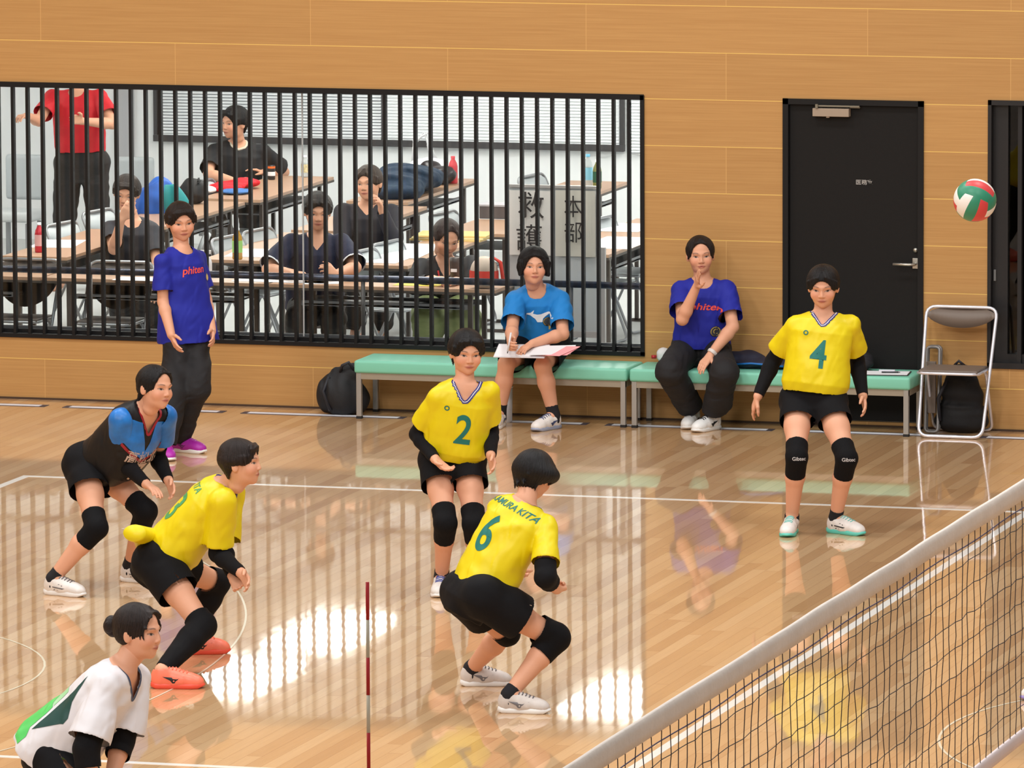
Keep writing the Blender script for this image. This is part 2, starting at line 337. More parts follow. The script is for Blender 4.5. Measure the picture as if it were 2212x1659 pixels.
struct('wall_store', boxes(((x0-.1, WY+1.6, 0), (x1+.3, WY+1.7, 2.4)), ((x0-.12, WY+T, 0), (x0-.02, WY+1.6, 2.4)), ((x1+.2, WY+T, 0), (x1+.3, WY+1.6, 2.4)), ((x0-.1, WY+T, 2.3), (x1+.3, WY+1.6, 2.4)), ((x0-.1, WY+T, 0), (x1+.3, WY+1.6, .02))), mat('dark_store_wall', (82, 70, 58), .8))
# court lines (painted on the floor)
M_line = mat('line_paint', (240, 238, 234), .35, coat=.6)
def line_box(name, a, b):
    o = struct(name, boxes(((a[0], a[1], 0), (b[0], b[1], .0012))), M_line); return o
line_box('trim_2', (-.0, -.05, 0), (18, 0, 0)); line_box('trim_3', (0, -9.05, 0), (18, -9.0, 0)); line_box('trim_4', (-.05, -9.05, 0), (0, 0, 0))
line_box('trim_5', (6.0, -9.05, 0), (6.05, -.05, 0)); line_box('trim_6', (8.98, -9.05, 0), (9.03, -.05, 0))
def arc_line(name, c, r, a0, a1, w=.045, n=80, m=None):
    bm = bmesh.new(); prev = None
    for k in range(n+1):
        a = a0+(a1-a0)*k/n; q = [bm.verts.new((c[0]+(r+s)*math.cos(a), c[1]+(r+s)*math.sin(a), .0014)) for s in (-w/2, w/2)]
        if prev: bm.faces.new((prev[0], q[0], q[1], prev[1]))
        prev = q
    return struct(name, bm, m or mat('thin_line_paint', (232, 224, 200), .35, coat=.6))
arc_line('trim_7', (.72, -7.1), 1.8, -PI, PI, .011); arc_line('trim_8', (8.97, -7.1), 1.8, -PI, PI, .013); arc_line('trim_9', (-4.33, -7.1), 7.6, -.9, .75, .011)
# floor vents in front of the wall
M_vent = mat('vent_metal', (232, 232, 240), .4, .0); M_ventd = mat('vent_end', (70, 62, 70), .6)
VL = ['cut by the left edge', 'behind the person in black and blue', 'between the blue-shirted stander and the sports bag', 'under the left bench', 'where the two benches meet', 'under the right bench before the dark door', 'right of the folding chair']
for k in range(-1, 6):
    x0 = -.87+1.19*k
    t = thing('floor_vent', 'narrow metal floor grille '+VL[k+1], 'vent', (x0+.5, 3.08, 0), 'floor grilles along the wall')
    obj('grille', boxes(((x0+.02, 3.045, 0), (x0+1.01, 3.115, .0025))), M_vent, t)
    obj('surround', boxes(((x0-.02, 3.03, 0), (x0+1.05, 3.045, .002)), ((x0-.02, 3.115, 0), (x0+1.05, 3.13, .002)), ((x0-.02, 3.045, 0), (x0+.02, 3.115, .002)), ((x0+1.01, 3.045, 0), (x0+1.05, 3.115, .002))), M_ventd, t)
# ================================================================== net of the near court
NX, NY, NH = 9.144, -22.543, 2.248
nt_ = thing('volleyball_net', 'black mesh volleyball net with white top tape crossing the lower right', 'net', (NX, NY+4.7, NH-1))
bm = bmesh.new(); rnd = random.Random(3); L9 = 9.5
prof = [(-.006, 0), (-.009, -.02), (-.007, -.045), (-.004, -.07), (.004, -.07), (.007, -.045), (.009, -.02), (.006, 0), (0, .003)]
ys = [NY-.2+i*.1 for i in range(98)]; prev = None
for y in ys:
    dz = .0012*math.sin(y*3.1)+.0008*math.sin(y*7.7); dx = .001*math.sin(y*9)
    ring = [bm.verts.new((NX+px*1.3+dx, y, NH+pz+dz)) for px, pz in prof]
    if prev:
        for i in range(len(prof)): f = bm.faces.new((prev[i], prev[(i+1) % len(prof)], ring[(i+1) % len(prof)], ring[i])); f.smooth = True
    prev = ring
obj('top_tape', bm, mat('net_tape', (226, 214, 204), .7, var=.05, vscale=6, bump=.002, bscale=40), nt_)
bm = bmesh.new(); prev = None
for y in ys:
    dz = .004*math.sin(y*2.1+1); ring = [bm.verts.new((NX+px, y, NH-.93+pz*.72+dz)) for px, pz in prof]
    if prev:
        for i in range(len(prof)): f = bm.faces.new((prev[i], prev[(i+1) % len(prof)], ring[(i+1) % len(prof)], ring[i])); f.smooth = True
    prev = ring
obj('bottom_tape', bm, mat('net_tape_low', (222, 206, 206), .7, var=.04, vscale=6), nt_)
bm = bmesh.new(); G = {}
for i in range(96):
    for j in range(10):
        zt = .07+j*.0955
        G[i, j] = Vector((NX+rnd.uniform(-.004, .004), NY-.15+i*.1+(rnd.uniform(-.006, .006) if 0 < j < 9 else 0), NH-zt+(rnd.uniform(-.005, .005) if 0 < j < 9 else 0)))
def cord(bm, a, b, r=.0016, bow=0):
    pts = [a, (a+b)/2+Vector((0, bow, -abs(bow)*.4)), b] if bow else [a, b]
    tube(bm, pts, r, 4, caps=False)
for i in range(96):
    for j in range(9): cord(bm, G[i, j], G[i, j+1], bow=rnd.choice([0, 0, 0, 0, .004, -.004, .012 if rnd.random() < .2 else 0]))
for j in range(1, 9):
    for i in range(95): cord(bm, G[i, j], G[i+1, j], .0017)
obj('netting', bm, mat('net_cord', (40, 32, 34), .7), nt_)
bm = bmesh.new(); tube(bm, [(NX, y, NH-.105+.004*math.sin(y*5)) for y in ys[:-1:2]], .0022, 5); obj('tension_cord', bm, mat('net_blue_cord', (52, 48, 92), .6), nt_)
an = thing('net_antenna', 'thin red and white striped rod standing up at the end of the net', 'antenna', (NX-.03, NY, NH-1))
for k in range(18):
    bm = bmesh.new(); z = NH+.8-.1*k; lathe(bm, [(.0001, z-.1), (.005, z-.1), (.005, z), (.0001, z)], (NX-.03, NY, 0), 12, cap=False)
    obj('stripe', bm, mat('antenna_red', (196, 30, 36), .4) if k % 2 == 0 else mat('antenna_white', (220, 208, 184), .4), an, True)
# ================================================================== smooth solid shapes (distance fields turned into quads)
def V(*a): return np.array(a if len(a) > 1 else a[0], dtype=np.float64)
def unit(v): v = np.asarray(v, float); return v/(np.linalg.norm(v)+1e-12)
class Field:
    def __init__(s): s.p = []; s.cut = []; s.sub = []
    def add(s, fn, lo, hi, k=.01): s.p.append((fn, np.minimum(lo, hi)-k-.02, np.maximum(lo, hi)+k+.02, k)); return s
    def cone(s, a, b, ra, rb, k=.01):
        a = V(a); b = V(b); d = b-a; L2 = float(d@d)+1e-12; R = max(ra, rb)
        def fn(x, y, z):
            px, py, pz = x-a[0], y-a[1], z-a[2]
            t = np.clip((px*d[0]+py*d[1]+pz*d[2])/L2, 0, 1)
            return np.sqrt((px-t*d[0])**2+(py-t*d[1])**2+(pz-t*d[2])**2)-(ra+(rb-ra)*t)
        return s.add(fn, np.minimum(a, b)-R, np.maximum(a, b)+R, k)
    def chain(s, pts, rs, k=.01):
        for i in range(len(pts)-1): s.cone(pts[i], pts[i+1], rs[i], rs[i+1], k)
        return s
    def ball(s, c, r, k=.01): return s.cone(c, V(c)+V(0, 0, 1e-4), r, r, k)
    def ell(s, c, r, R=None, k=.01, sub=False):
        c = V(c); r = V(r); R = np.eye(3) if R is None else R      # rows of R: local axes
        def fn(x, y, z):
            px, py, pz = x-c[0], y-c[1], z-c[2]
            q = [(px*R[i][0]+py*R[i][1]+pz*R[i][2]) for i in range(3)]
            k0 = np.sqrt((q[0]/r[0])**2+(q[1]/r[1])**2+(q[2]/r[2])**2)
            k1 = np.sqrt((q[0]/r[0]**2)**2+(q[1]/r[1]**2)**2+(q[2]/r[2]**2)**2)+1e-9
            return k0*(k0-1)/k1
        m = float(max(r))
        if sub: s.sub.append((fn, c-m-k-.02, c+m+k+.02, k)); return s
        return s.add(fn, c-m, c+m, k)
    def loft(s, P, Q, prof, lat0, lat1, k=.02, pw=2.3):
        """body of changing oval section from P to Q; prof rows (t, half width, half depth, forward shift)"""
        P = V(P); Q = V(Q); ax = Q-P; L = np.linalg.norm(ax); ax = ax/L; T = np.array(prof, float)
        def orth(v): v = V(v); v = v-ax*(v@ax); return v/np.linalg.norm(v)
        l0 = orth(lat0); l1 = orth(lat1); t0, t1 = T[0, 0], T[-1, 0]
        def fn(x, y, z):
            px, py, pz = x-P[0], y-P[1], z-P[2]
            h = px*ax[0]+py*ax[1]+pz*ax[2]; t = h/L; tc = np.clip(t, 0, 1)
            lx = l0[0]+(l1[0]-l0[0])*tc; ly = l0[1]+(l1[1]-l0[1])*tc; lz = l0[2]+(l1[2]-l0[2])*tc
            n = np.sqrt(lx*lx+ly*ly+lz*lz); lx = lx/n; ly = ly/n; lz = lz/n
            fx = ly*ax[2]-lz*ax[1]; fy = lz*ax[0]-lx*ax[2]; fz = lx*ax[1]-ly*ax[0]
            tt = np.clip(t, t0, t1)
            a = np.interp(tt, T[:, 0], T[:, 1]); b = np.interp(tt, T[:, 0], T[:, 2]); c = np.interp(tt, T[:, 0], T[:, 3])
            u = np.abs(px*lx+py*ly+pz*lz); v = np.abs(px*fx+py*fy+pz*fz-c)
            k0 = ((u/a)**pw+(v/b)**pw)**(1/pw)+1e-6
            rr = np.sqrt(u*u+v*v)
            d2 = rr*(1-1/k0)
            dc = np.maximum(t0-t, t-t1)*L
            return np.where(dc > 0, np.sqrt(np.maximum(d2, 0)**2+dc**2)+np.minimum(d2, 0)*.0, np.maximum(d2, dc)).astype(np.float32)
        m = T[:, 1:3].max()+.03; A = P+ax*L*t0; B = P+ax*L*t1
        return s.add(fn, np.minimum(A, B)-m, np.maximum(A, B)+m, k)
    def plane(s, p, n):                      # removes the side n points to, leaving an open edge
        p = V(p); n = unit(n); s.cut.append(lambda x, y, z: (x-p[0])*n[0]+(y-p[1])*n[1]+(z-p[2])*n[2]); return s
    def hole(s, fn): s.cut.append(fn); return s
    def bounds(s):
        return np.min([p[1] for p in s.p], axis=0), np.max([p[2] for p in s.p], axis=0)
    def mesh(s, h=.006, lo=None, hi=None, disp=None, smooth=1, close=False):
        b0, b1 = s.bounds(); lo = b0 if lo is None else np.maximum(b0, lo); hi = b1 if hi is None else np.minimum(b1, hi)
        n = [max(4, int(math.ceil((hi[i]-lo[i])/h))+1) for i in range(3)]
        ax = [(lo[i]+h*np.arange(n[i])).astype(np.float32) for i in range(3)]
        D = np.full(n, .08, np.float32)
        def region(a, b):
            i0 = [max(0, int((a[i]-lo[i])/h)) for i in range(3)]; i1 = [min(n[i], int((b[i]-lo[i])/h)+2) for i in range(3)]
            return i0, i1
        def grids(i0, i1): return ax[0][i0[0]:i1[0], None, None], ax[1][None, i0[1]:i1[1], None], ax[2][None, None, i0[2]:i1[2]]
        for fn, a, b, k in s.p:
            i0, i1 = region(a, b)
            if any(i1[i] <= i0[i] for i in range(3)): continue
            sl = tuple(slice(i0[i], i1[i]) for i in range(3)); A = D[sl]; B = fn(*grids(i0, i1)).astype(np.float32)
            hh = np.maximum(k-np.abs(A-B), 0)/k
            D[sl] = np.minimum(A, B)-hh*hh*k*.25
        for fn, a, b, k in s.sub:
            i0, i1 = region(a, b)
            if any(i1[i] <= i0[i] for i in range(3)): continue
            sl = tuple(slice(i0[i], i1[i]) for i in range(3)); A = D[sl]; B = -fn(*grids(i0, i1)).astype(np.float32)
            hh = np.maximum(k-np.abs(A-B), 0)/k
            D[sl] = np.maximum(A, B)+hh*hh*k*.25
        X, Y, Z = ax[0][:, None, None], ax[1][None, :, None], ax[2][None, None, :]
        if disp is not None: D += disp(X, Y, Z).astype(np.float32)
        Cc = None
        for fn in s.cut:
            c = np.broadcast_to(fn(X, Y, Z), D.shape).astype(np.float32)
            Cc = c if Cc is None else np.maximum(Cc, c)
        F = D if Cc is None else np.maximum(D, Cc)
        ins = F < 0
        cnt = sum(ins[i:n[0]-1+i, j:n[1]-1+j, k:n[2]-1+k].astype(np.int8) for i in (0, 1) for j in (0, 1) for k in (0, 1))
        I = np.argwhere((cnt > 0) & (cnt < 8)).astype(np.int32)
        idx = np.full([m-1 for m in n], -1, np.int32); idx[I[:, 0], I[:, 1], I[:, 2]] = np.arange(len(I))
        cs = [(i, j, k) for i in (0, 1) for j in (0, 1) for k in (0, 1)]
        val = {c: F[I[:, 0]+c[0], I[:, 1]+c[1], I[:, 2]+c[2]] for c in cs}
        acc = np.zeros((len(I), 3), np.float64); w = np.zeros(len(I))
        for c in cs:
            for a in range(3):
                if c[a] == 0:
                    e = list(c); e[a] = 1; e = tuple(e); f0, f1 = val[c], val[e]; m = (f0 < 0) != (f1 < 0)
                    t = np.where(m, f0/(f0-f1+1e-20), 0); p = np.tile(np.array(c, float), (len(I), 1)); p[:, a] = t
                    acc += p*m[:, None]; w += m
        co = (I+acc/np.maximum(w, 1)[:, None])*h+lo
        quads = []
        for a in range(3):
            b, c = (a+1) % 3, (a+2) % 3
            s0 = [slice(None)]*3; s1 = [slice(None)]*3; s0[a] = slice(0, n[a]-1); s1[a] = slice(1, n[a])
            i_, j_ = ins[tuple(s0)], ins[tuple(s1)]
            E = np.argwhere(i_ != j_); E = E[(E[:, b] > 0) & (E[:, c] > 0) & (E[:, b] < n[b]-1) & (E[:, c] < n[c]-1)]
            if not len(E): continue
            fl = i_[E[:, 0], E[:, 1], E[:, 2]]
            q = []
            for db, dc in ((-1, -1), (0, -1), (0, 0), (-1, 0)):
                g = E.copy(); g[:, b] += db; g[:, c] += dc; q.append(idx[g[:, 0], g[:, 1], g[:, 2]])
            q = np.stack(q, 1); q[~fl] = q[~fl][:, ::-1]; quads.append(q)
        Q = np.concatenate(quads); Q = Q[(Q >= 0).all(1)]
        if Cc is not None and not close:
            dd = np.mean([Cc[I[:, 0]+c[0], I[:, 1]+c[1], I[:, 2]+c[2]]-D[I[:, 0]+c[0], I[:, 1]+c[1], I[:, 2]+c[2]] for c in cs], axis=0)
            capv = dd > h*.15
            Q = Q[capv[Q].sum(1) < 3]
        return clean(co, Q, smooth)
def clean(co, Q, smooth=1):
    used = np.unique(Q); mp = np.full(len(co), -1); mp[used] = np.arange(len(used)); co = co[used]; Q = mp[Q]
    for _ in range(smooth):
        e = np.concatenate([Q[:, [0, 1]], Q[:, [1, 2]], Q[:, [2, 3]], Q[:, [3, 0]]])
        es = np.sort(e, 1); key = es[:, 0].astype(np.int64)*len(co)+es[:, 1]; u, inv, ct = np.unique(key, return_inverse=True, return_counts=True)
        bd = ct[inv] == 1; onb = np.zeros(len(co), bool); onb[e[bd].ravel()] = True
        A = np.zeros((len(co), 3)); W = np.zeros(len(co))
        m = (onb[e[:, 0]] == onb[e[:, 1]]) & (~onb[e[:, 0]] | bd) | (~onb[e[:, 0]]) | (~onb[e[:, 1]])
        for a, b in ((0, 1), (1, 0)):
            ok = np.where(onb[e[:, a]], bd, True)       # edge vertices follow the edge only
            np.add.at(A, e[ok, a], co[e[ok, b]]); np.add.at(W, e[ok, a], 1)
        co = co*.5+.5*A/np.maximum(W, 1)[:, None]
    return co, Q
def join(*ms):
    co = []; Q = []; n = 0
    for c, q in ms: co.append(c); Q.append(q+n); n += len(c)
    return np.concatenate(co), np.concatenate(Q)
def mk(name, cq, m, parent=None, col=None, attr='Col'):
    co, Q = cq; me = bpy.data.meshes.new(name)
    me.vertices.add(len(co)); me.vertices.foreach_set('co', co.astype(np.float32).ravel())
    me.loops.add(Q.size); me.loops.foreach_set('vertex_index', Q.astype(np.int32).ravel())
    me.polygons.add(len(Q)); me.polygons.foreach_set('loop_start', np.arange(0, Q.size, 4, dtype=np.int32))
    me.update(calc_edges=True)
    me.polygons.foreach_set('use_smooth', [True]*len(Q))
    if col is not None:
        a = me.color_attributes.new(attr, 'FLOAT_COLOR', 'POINT'); c = np.ones((len(co), 4), np.float32); c[:, :3] = col; a.data.foreach_set('color', c.ravel())
    return link_mesh(name, me, m, parent)
def waves(seed, freq, amp, n=5, stretch=None):
    r = np.random.RandomState(seed); ds = r.normal(size=(n, 3)); ds /= np.linalg.norm(ds, axis=1)[:, None]
    if stretch is not None: ds = ds-np.outer(ds@V(stretch), V(stretch))*.8
    ph = r.rand(n)*6.28; fr = freq*(.6+.9*r.rand(n))
    def fn(x, y, z):
        o = 0; w = 0
        for i in range(n):
            o = o+np.sin((x*ds[i, 0]+y*ds[i, 1]+z*ds[i, 2])*fr[i]+ph[i]+1.6*w); w = o if i < 2 else w
        return o*(amp/n*1.6)
    return fn
def frame_local(co, O, R, s=1.0):       # local rows R -> world
    return co*s@np.asarray(R)+np.asarray(O)
def to_local(x, y, z, O, R, s=1.0):
    px, py, pz = x-O[0], y-O[1], z-O[2]
    return [(px*R[i][0]+py*R[i][1]+pz*R[i][2])/s for i in range(3)]
# ================================================================== people
UP = V(0, 0, 1.)
CAMH = unit(V(-CF[0], -CF[1], 0))          # level direction towards the viewer's stand
RH = unit(V(CR[0], CR[1], 0))
def fcone(F, a, b, ra, rb, k=.01, oval=None):
    a = V(a); b = V(b); d = b-a; L = np.linalg.norm(d); n = d/L; R = max(ra, rb)
    def fn(x, y, z):
        px, py, pz = x-a[0], y-a[1], z-a[2]
        t = px*n[0]+py*n[1]+pz*n[2]; tc = np.clip(t/L, 0, 1); ts = np.maximum(t, 0)
        rad = np.sqrt((px-ts*n[0])**2+(py-ts*n[1])**2+(pz-ts*n[2])**2)-(ra+(rb-ra)*tc)
        return np.maximum(rad, t-L)
    F.add(fn, np.minimum(a, b)-R*1.3, np.maximum(a, b)+R*1.3, k)
def drop_discs(cq, discs, h):
    co, Q = cq
    cc = co[Q].mean(1); v0 = np.cross(co[Q[:, 2]]-co[Q[:, 0]], co[Q[:, 3]]-co[Q[:, 1]]); sgn = 1.0 if ((cc-cc.mean(0))*v0).sum() > 0 else -1.0
    for p, n, r in discs:
        n = unit(n); c = co[Q].mean(1)-V(p); t = c@n; rad = np.linalg.norm(c-t[:, None]*n, axis=1)
        nv = np.cross(co[Q[:, 2]]-co[Q[:, 0]], co[Q[:, 3]]-co[Q[:, 1]]); nv /= np.linalg.norm(nv, axis=1)[:, None]+1e-12
        Q = Q[~((np.abs(t) < h*2.2) & (rad < r) & (sgn*(nv@n) > .7))]
    return clean(co, Q, 1)
def limb(p, px, py, L, s):
    o, d = ray(px, py); d = d/np.linalg.norm(d); c = (V(p)-o)@d; m = o+d*c; q2 = L*L-float((V(p)-m)@(V(p)-m))
    if q2 <= 0 or s == 'c': return m
    return m+d*(-math.sqrt(q2) if s == 'n' else math.sqrt(q2))
def head_axes(yaw, pitch, roll):
    a, p, r = math.radians(yaw), math.radians(pitch), math.radians(roll)
    f = math.cos(a)*CAMH+math.sin(a)*RH; f = unit(math.cos(p)*f-math.sin(p)*UP)
    x = unit(np.cross(UP, f)); y = np.cross(f, x)
    y2 = math.cos(r)*y+math.sin(r)*RH; y2 = unit(y2-f*(y2@f)); x = np.cross(y2, f)
    return np.array([x*1.09, y2, f])
SKIN = V(srgb((220, 162, 132)))
def head_mesh(O, R, s, h=.003, skin=SKIN, mouth=0.0, mask=False, male=False):
    F = Field()
    F.ell((0, .030, -.012), (.0735, .084, .093), k=.02).ell((0, -.030, .016), (.060, .072, .070), k=.03)
    F.ell((0, -.068, .030), (.044+.006*male, .038, .050), k=.02).ball((0, -.090, .060), .014, .02)
    for x in (-1, 1):
        F.ell((x*.036, -.030, .054), (.024, .026, .026), k=.02)
        F.ell((x*.0745, -.008, -.012), (.0075, .030, .018), k=.008, R=np.array([unit((1, 0, x*.35)), [0, 1, 0], unit((-x*.35, 0, 1))]))
        F.ell((x*.0105, -.0315, .0865), (.0065, .0055, .0075), k=.006)
        F.ell((x*.031, .003, .0935), (.019, .0105, .0125), k=.016, sub=True)
    F.cone((0, .010, .083), (0, -.026, .0945), .0065, .0085, .012).ell((0, .022, .074), (.045, .010, .012), k=.015)
    F.ell((0, -.0545, .083), (.019, .0045, .0065), k=.006).ell((0, -.0625, .0815), (.015, .005, .0065), k=.006)
    F.cone((0, -.05, -.015), (0, -.112, -.028), .047, .043, .03)
    if mouth: F.ell((0, -.060, .094), (.012, .006*mouth, .010), k=.003, sub=True)
    co, Q = F.mesh(h, smooth=1)
    x, y, z = co.T; c = np.tile(np.asarray(skin, float), (len(co), 1)); sg = lambda v, w=.0012: 1/(1+np.exp(np.clip(v/w, -30, 30)))
    def put(m, col):
        nonlocal c
        c = c*(1-m[:, None])+V(col)*m[:, None]
    fr = z > .04
    put(sg(np.sqrt(((np.abs(x)-.043)/.022)**2+((y+.028)/.017)**2)*.02-.02, .006)*.28*fr, skin*V(1.08, .62, .62))
    put(sg(np.sqrt((x/.021)**2+((y+.0585)/.0085)**2)*.008-.008, .001)*.75*(z > .07), srgb((176, 92, 86)))
    put(sg(np.sqrt((x/.018)**2+((y+.0588)/.0016)**2)*.002-.002, .0007)*.8*(z > .07), srgb((90, 40, 40)))
    ax = np.abs(x); u = (ax-.031)/.0155; e = y-.002-.002*u
    put(sg((ax-.046), .0015)*sg(.016-ax, .0015)*sg(np.abs(y-.0235-.004*np.sin((ax-.015)*90))-.0026, .0009)*.85*fr, srgb((38, 28, 28)))
    lid = .0050*np.clip(1-u*u, 0, 1)
    put(sg(np.abs(e)-lid, .0007)*(np.abs(u) < 1)*fr, srgb((190, 172, 164)))
    put(sg(np.sqrt((ax-.031)**2+(e-.0005)**2)-.0068, .0008)*sg(np.abs(e)-lid, .0007)*fr, srgb((24, 17, 18)))
    put(sg(np.abs(e-lid)-.0014, .0006)*(np.abs(u) < 1.1)*fr, srgb((34, 22, 22)))
    put(sg(np.sqrt(((ax-.0095)/.004)**2+((y+.0375)/.002)**2)*.003-.003, .0007)*.6*(z > .075), srgb((110, 55, 48)))
    return (frame_local(co, O, R, s), Q), c
def hair_mesh(O, R, s, style, h=.005, seed=1):
    F = Field(); rnd = random.Random(seed); sp = []
    def cap(t, c=(0, .033, -.016), top=0): F.ell(c, (.0735+t, .084+t+top, .093+t), k=.015)
    def fringe(xs, y0, amp, r0=.006, top=.088, zt=.064, tip=.0025, out=.0):
        for x in xs:
            yb = y0-.30*abs(x)+rnd.uniform(-amp, amp); zb = .0885-x*x*9+out
            m = V(x*1.02, (top+yb)/2+.012, .084-x*x*5+out*.5); F.chain([(x*.7, top, zt), m, (x*1.10+rnd.uniform(-.003, .003), yb, zb)], [r0*1.5, r0, tip], .006)
    if style == 'bob':
        cap(.018, top=.002); F.ell((0, -.002, -.020), (.097, .064, .087), k=.025)
        F.ell((0, -.040, .100), (.0665, .114, .082), k=.010, sub=True); F.ell((0, -.125, .03), (.10, .062, .13), k=.012, sub=True)
        for sd in (-1, 1):
            for i in range(7):
                F.chain([(sd*.004, .106, .050), (sd*(.026+.005*i), .074-.003*i, .078-.003*i), (sd*(.050+.0035*i), .020-.008*i, .076-.005*i)], [.008, .0085, .004], .006)
            for i in range(4): F.cone((sd*.078, .03, .045-.015*i), (sd*(.083-.001*i), -.048, .040-.02*i), .014, .010, .012)
    elif style in ('short', 'swing', 'boy', 'parted'):
        t = dict(short=.015, parted=.0135, swing=.018, boy=.0115)[style]; cap(t, top=-.001); F.ell((0, .018, -.028), (.087, .066, .083), k=.02)
        F.ell((0, -.052, .098), (.0665, .114, .084), k=.008, sub=True); F.ell((0, -.128, .045), (.11, .082, .118), k=.01, sub=True)
        F.ell((0, -.062, .004), (.14, .066, .046), k=.008, sub=True)
        if style == 'parted': F.p.pop(1)
        if style == 'swing': F.ell((-.012, .022, -.012), (.112, .062, .104), k=.02)
        xs = np.linspace(-.056, .056, 17)
        if style == 'short':
            fringe([x for x in xs if x < -.008], .056, .006); fringe([x for x in xs if x > .014], .058, .006); fringe([-.060, .062], .03, .004)
        elif style == 'parted':
            for sd in (-1, 1):
                for i in range(9): F.chain([(sd*.004, .104, .050), (sd*(.022+.006*i), .078-.004*i+rnd.uniform(-.003, .003), .077-.004*i), (sd*(.040+.0042*i), .038-.005*i+rnd.uniform(-.006, .006), .078-.004*i)], [.006, .0065, .002], .004)
        else: fringe(xs, .048, .007)
        for x in (-1, 1):
            for i in range(5): F.cone((x*.074, .04, .040-.018*i), (x*(.080), .004-.004*i-rnd.uniform(0, .008), .042-.020*i), .009, .003, .008)
        for i in range(9):
            x = -.06+.12*i/8; F.cone((x, -.02, -.090+abs(x)*.5), (x*.85, -.072-rnd.uniform(0, .014), -.074+abs(x)*.4), .013, .004, .01)
        if style == 'swing':
            for i in range(26):
                a = rnd.uniform(-1.6, 1.7); q = V(.085*math.cos(a), rnd.uniform(-.045, .045), .085*math.sin(a)-.01); F.cone(q*V(.85, 1, .85), q*V(1.22, 1, 1.22)+V(-.036, -.030, 0), .014, .003, .012)
    elif style in ('tied', 'bun', 'ponytail'):
        cap(.0105); F.ell((0, -.012, -.035), (.072, .050, .070), k=.02)
        F.ell((0, -.036, .094), (.070, .132, .082), k=.006, sub=True); F.ell((0, -.085, .035), (.11, .078, .078), k=.01, sub=True)
        for x in (-1, 1):
            for i in range(6): F.chain([(x*.003, .108, .040), (x*(.030+.004*i), .086-.006*i, .066-.010*i), (x*(.060+.003*i), .040-.012*i, .050-.014*i)], [.007, .0065, .005], .006)
        if style == 'bun':
            F.ell((0, .018, -.132), (.038, .042, .030), k=.006).ball((.0, -.014, -.124), .018, .01)
            for x in (-1, 1):
                for i in range(3): F.chain([(x*.030, .092, .058), (x*.060, .030, .066-.008*i), (x*(.066+.002*i), -.040-.008*i, .060-.012*i)], [.006, .005, .002], .005)
            fringe(np.linspace(-.045, .045, 9), .050, .004, .0045)
        else:
            F.ell((0, -.052, -.100), (.020, .022, .020), k=.008)
            if style == 'ponytail': F.chain([(0, -.05, -.10), (0, -.09, -.115), (0, -.13, -.10)], [.018, .016, .006], .01)
            for x in (-1, 1): F.cone((x*.070, .01, .018), (x*.078, -.060, .010), .005, .002, .004)
    wv = waves(seed, 60, .0018)
    def disp(x, y, z):
        ph = np.arctan2(x, z+.02); return .0016*np.sin(52*ph+2.5*np.sin(y*45+seed)+seed)*np.clip((.11-y)*14, .2, 1)+wv(x, y, z)*.7
    co, Q = F.mesh(h, disp=disp, smooth=1)
    ph = np.arctan2(co[:, 0], co[:, 2]+.02); hc = np.stack([np.cos(ph), np.sin(ph), co[:, 1]*1.2], 1)
    return (frame_local(co, O, R, s), Q), hc
def hair_mat(c):
    k = 'hair_%d_%d_%d' % tuple(c)
    if k in MATS: return MATS[k]
    m = mat(k, c, .48, spec=.3); nt = m.node_tree; b = nt.nodes['Principled BSDF']; L = nt.links.new
    a = N(nt, 'VertexColor', layer_name='HC'); n = N(nt, 'TexNoise'); n.inputs['Scale'].default_value = 16; n.inputs['Detail'].default_value = 5; n.inputs['Roughness'].default_value = .7
    mp = N(nt, 'Mapping'); mp.inputs['Scale'].default_value = (1, 1, 1.0); L(a.outputs[0], mp.inputs[0]); L(mp.outputs[0], n.inputs['Vector'])
    cr = N(nt, 'ValToRGB'); L(n.outputs[0], cr.inputs[0]); e = cr.color_ramp.elements; e[0].position = .35; e[1].position = .7
    e[0].color = (*[x*.55 for x in srgb(c)], 1); e[1].color = (*[x*1.8+.0008 for x in srgb(c)], 1); L(cr.outputs[0], b.inputs['Base Color'])
    bp = N(nt, 'Bump'); bp.inputs['Distance'].default_value = .006; L(n.outputs[0], bp.inputs['Height']); L(bp.outputs[0], b.inputs['Normal'])
    return m
def hand_prims(F, W, d, n, th, curl=.5, s=1.0, spread=0.0, point=False):
    """W wrist, d along the hand, n where the palm faces, th the thumb's side"""
    d = unit(d); n = unit(V(n)-d*(V(n)@d)); t = np.cross(n, d); t = t if t@V(th) > 0 else -t
    W = V(W)
    offs = (.028, .0095, -.009, -.026); Ls = (.070, .078, .073, .057)
    for i, (o, L) in enumerate(zip(offs, Ls)):
        K = W+(d*(.086-.004*abs(i-1))+t*o)*s
        F.cone(W+(t*o*.55+d*.012)*s, K, .0145*s, .0118*s, .010)
        c = curl*(1+.12*i) if not (point and i == 0) else .1
        dd = unit(d+t*spread*(1.5-i)*.5); p = K; r = .0092*s
        for j, (f, a) in enumerate(((.46, .55), (.30, 1.3), (.24, 1.9))):
            an = c*a; q = p+(dd*math.cos(an)+n*math.sin(an))*L*f*s; F.cone(p, q, r, r*.88, .0025); p = q; r *= .9
    p = W+(d*.022+t*.020)*s
    for (e, L, ra, rb) in ((unit(d*.62+t*.70+n*.35), .042, .0145, .0115), (unit(d*.85+t*.25+n*.35), .031, .0112, .0098), (unit(d*.9+n*.4-t*.02), .025, .0098, .0075)):
        q = p+e*L*s; F.cone(p, q, ra*s, rb*s, .005); p = q
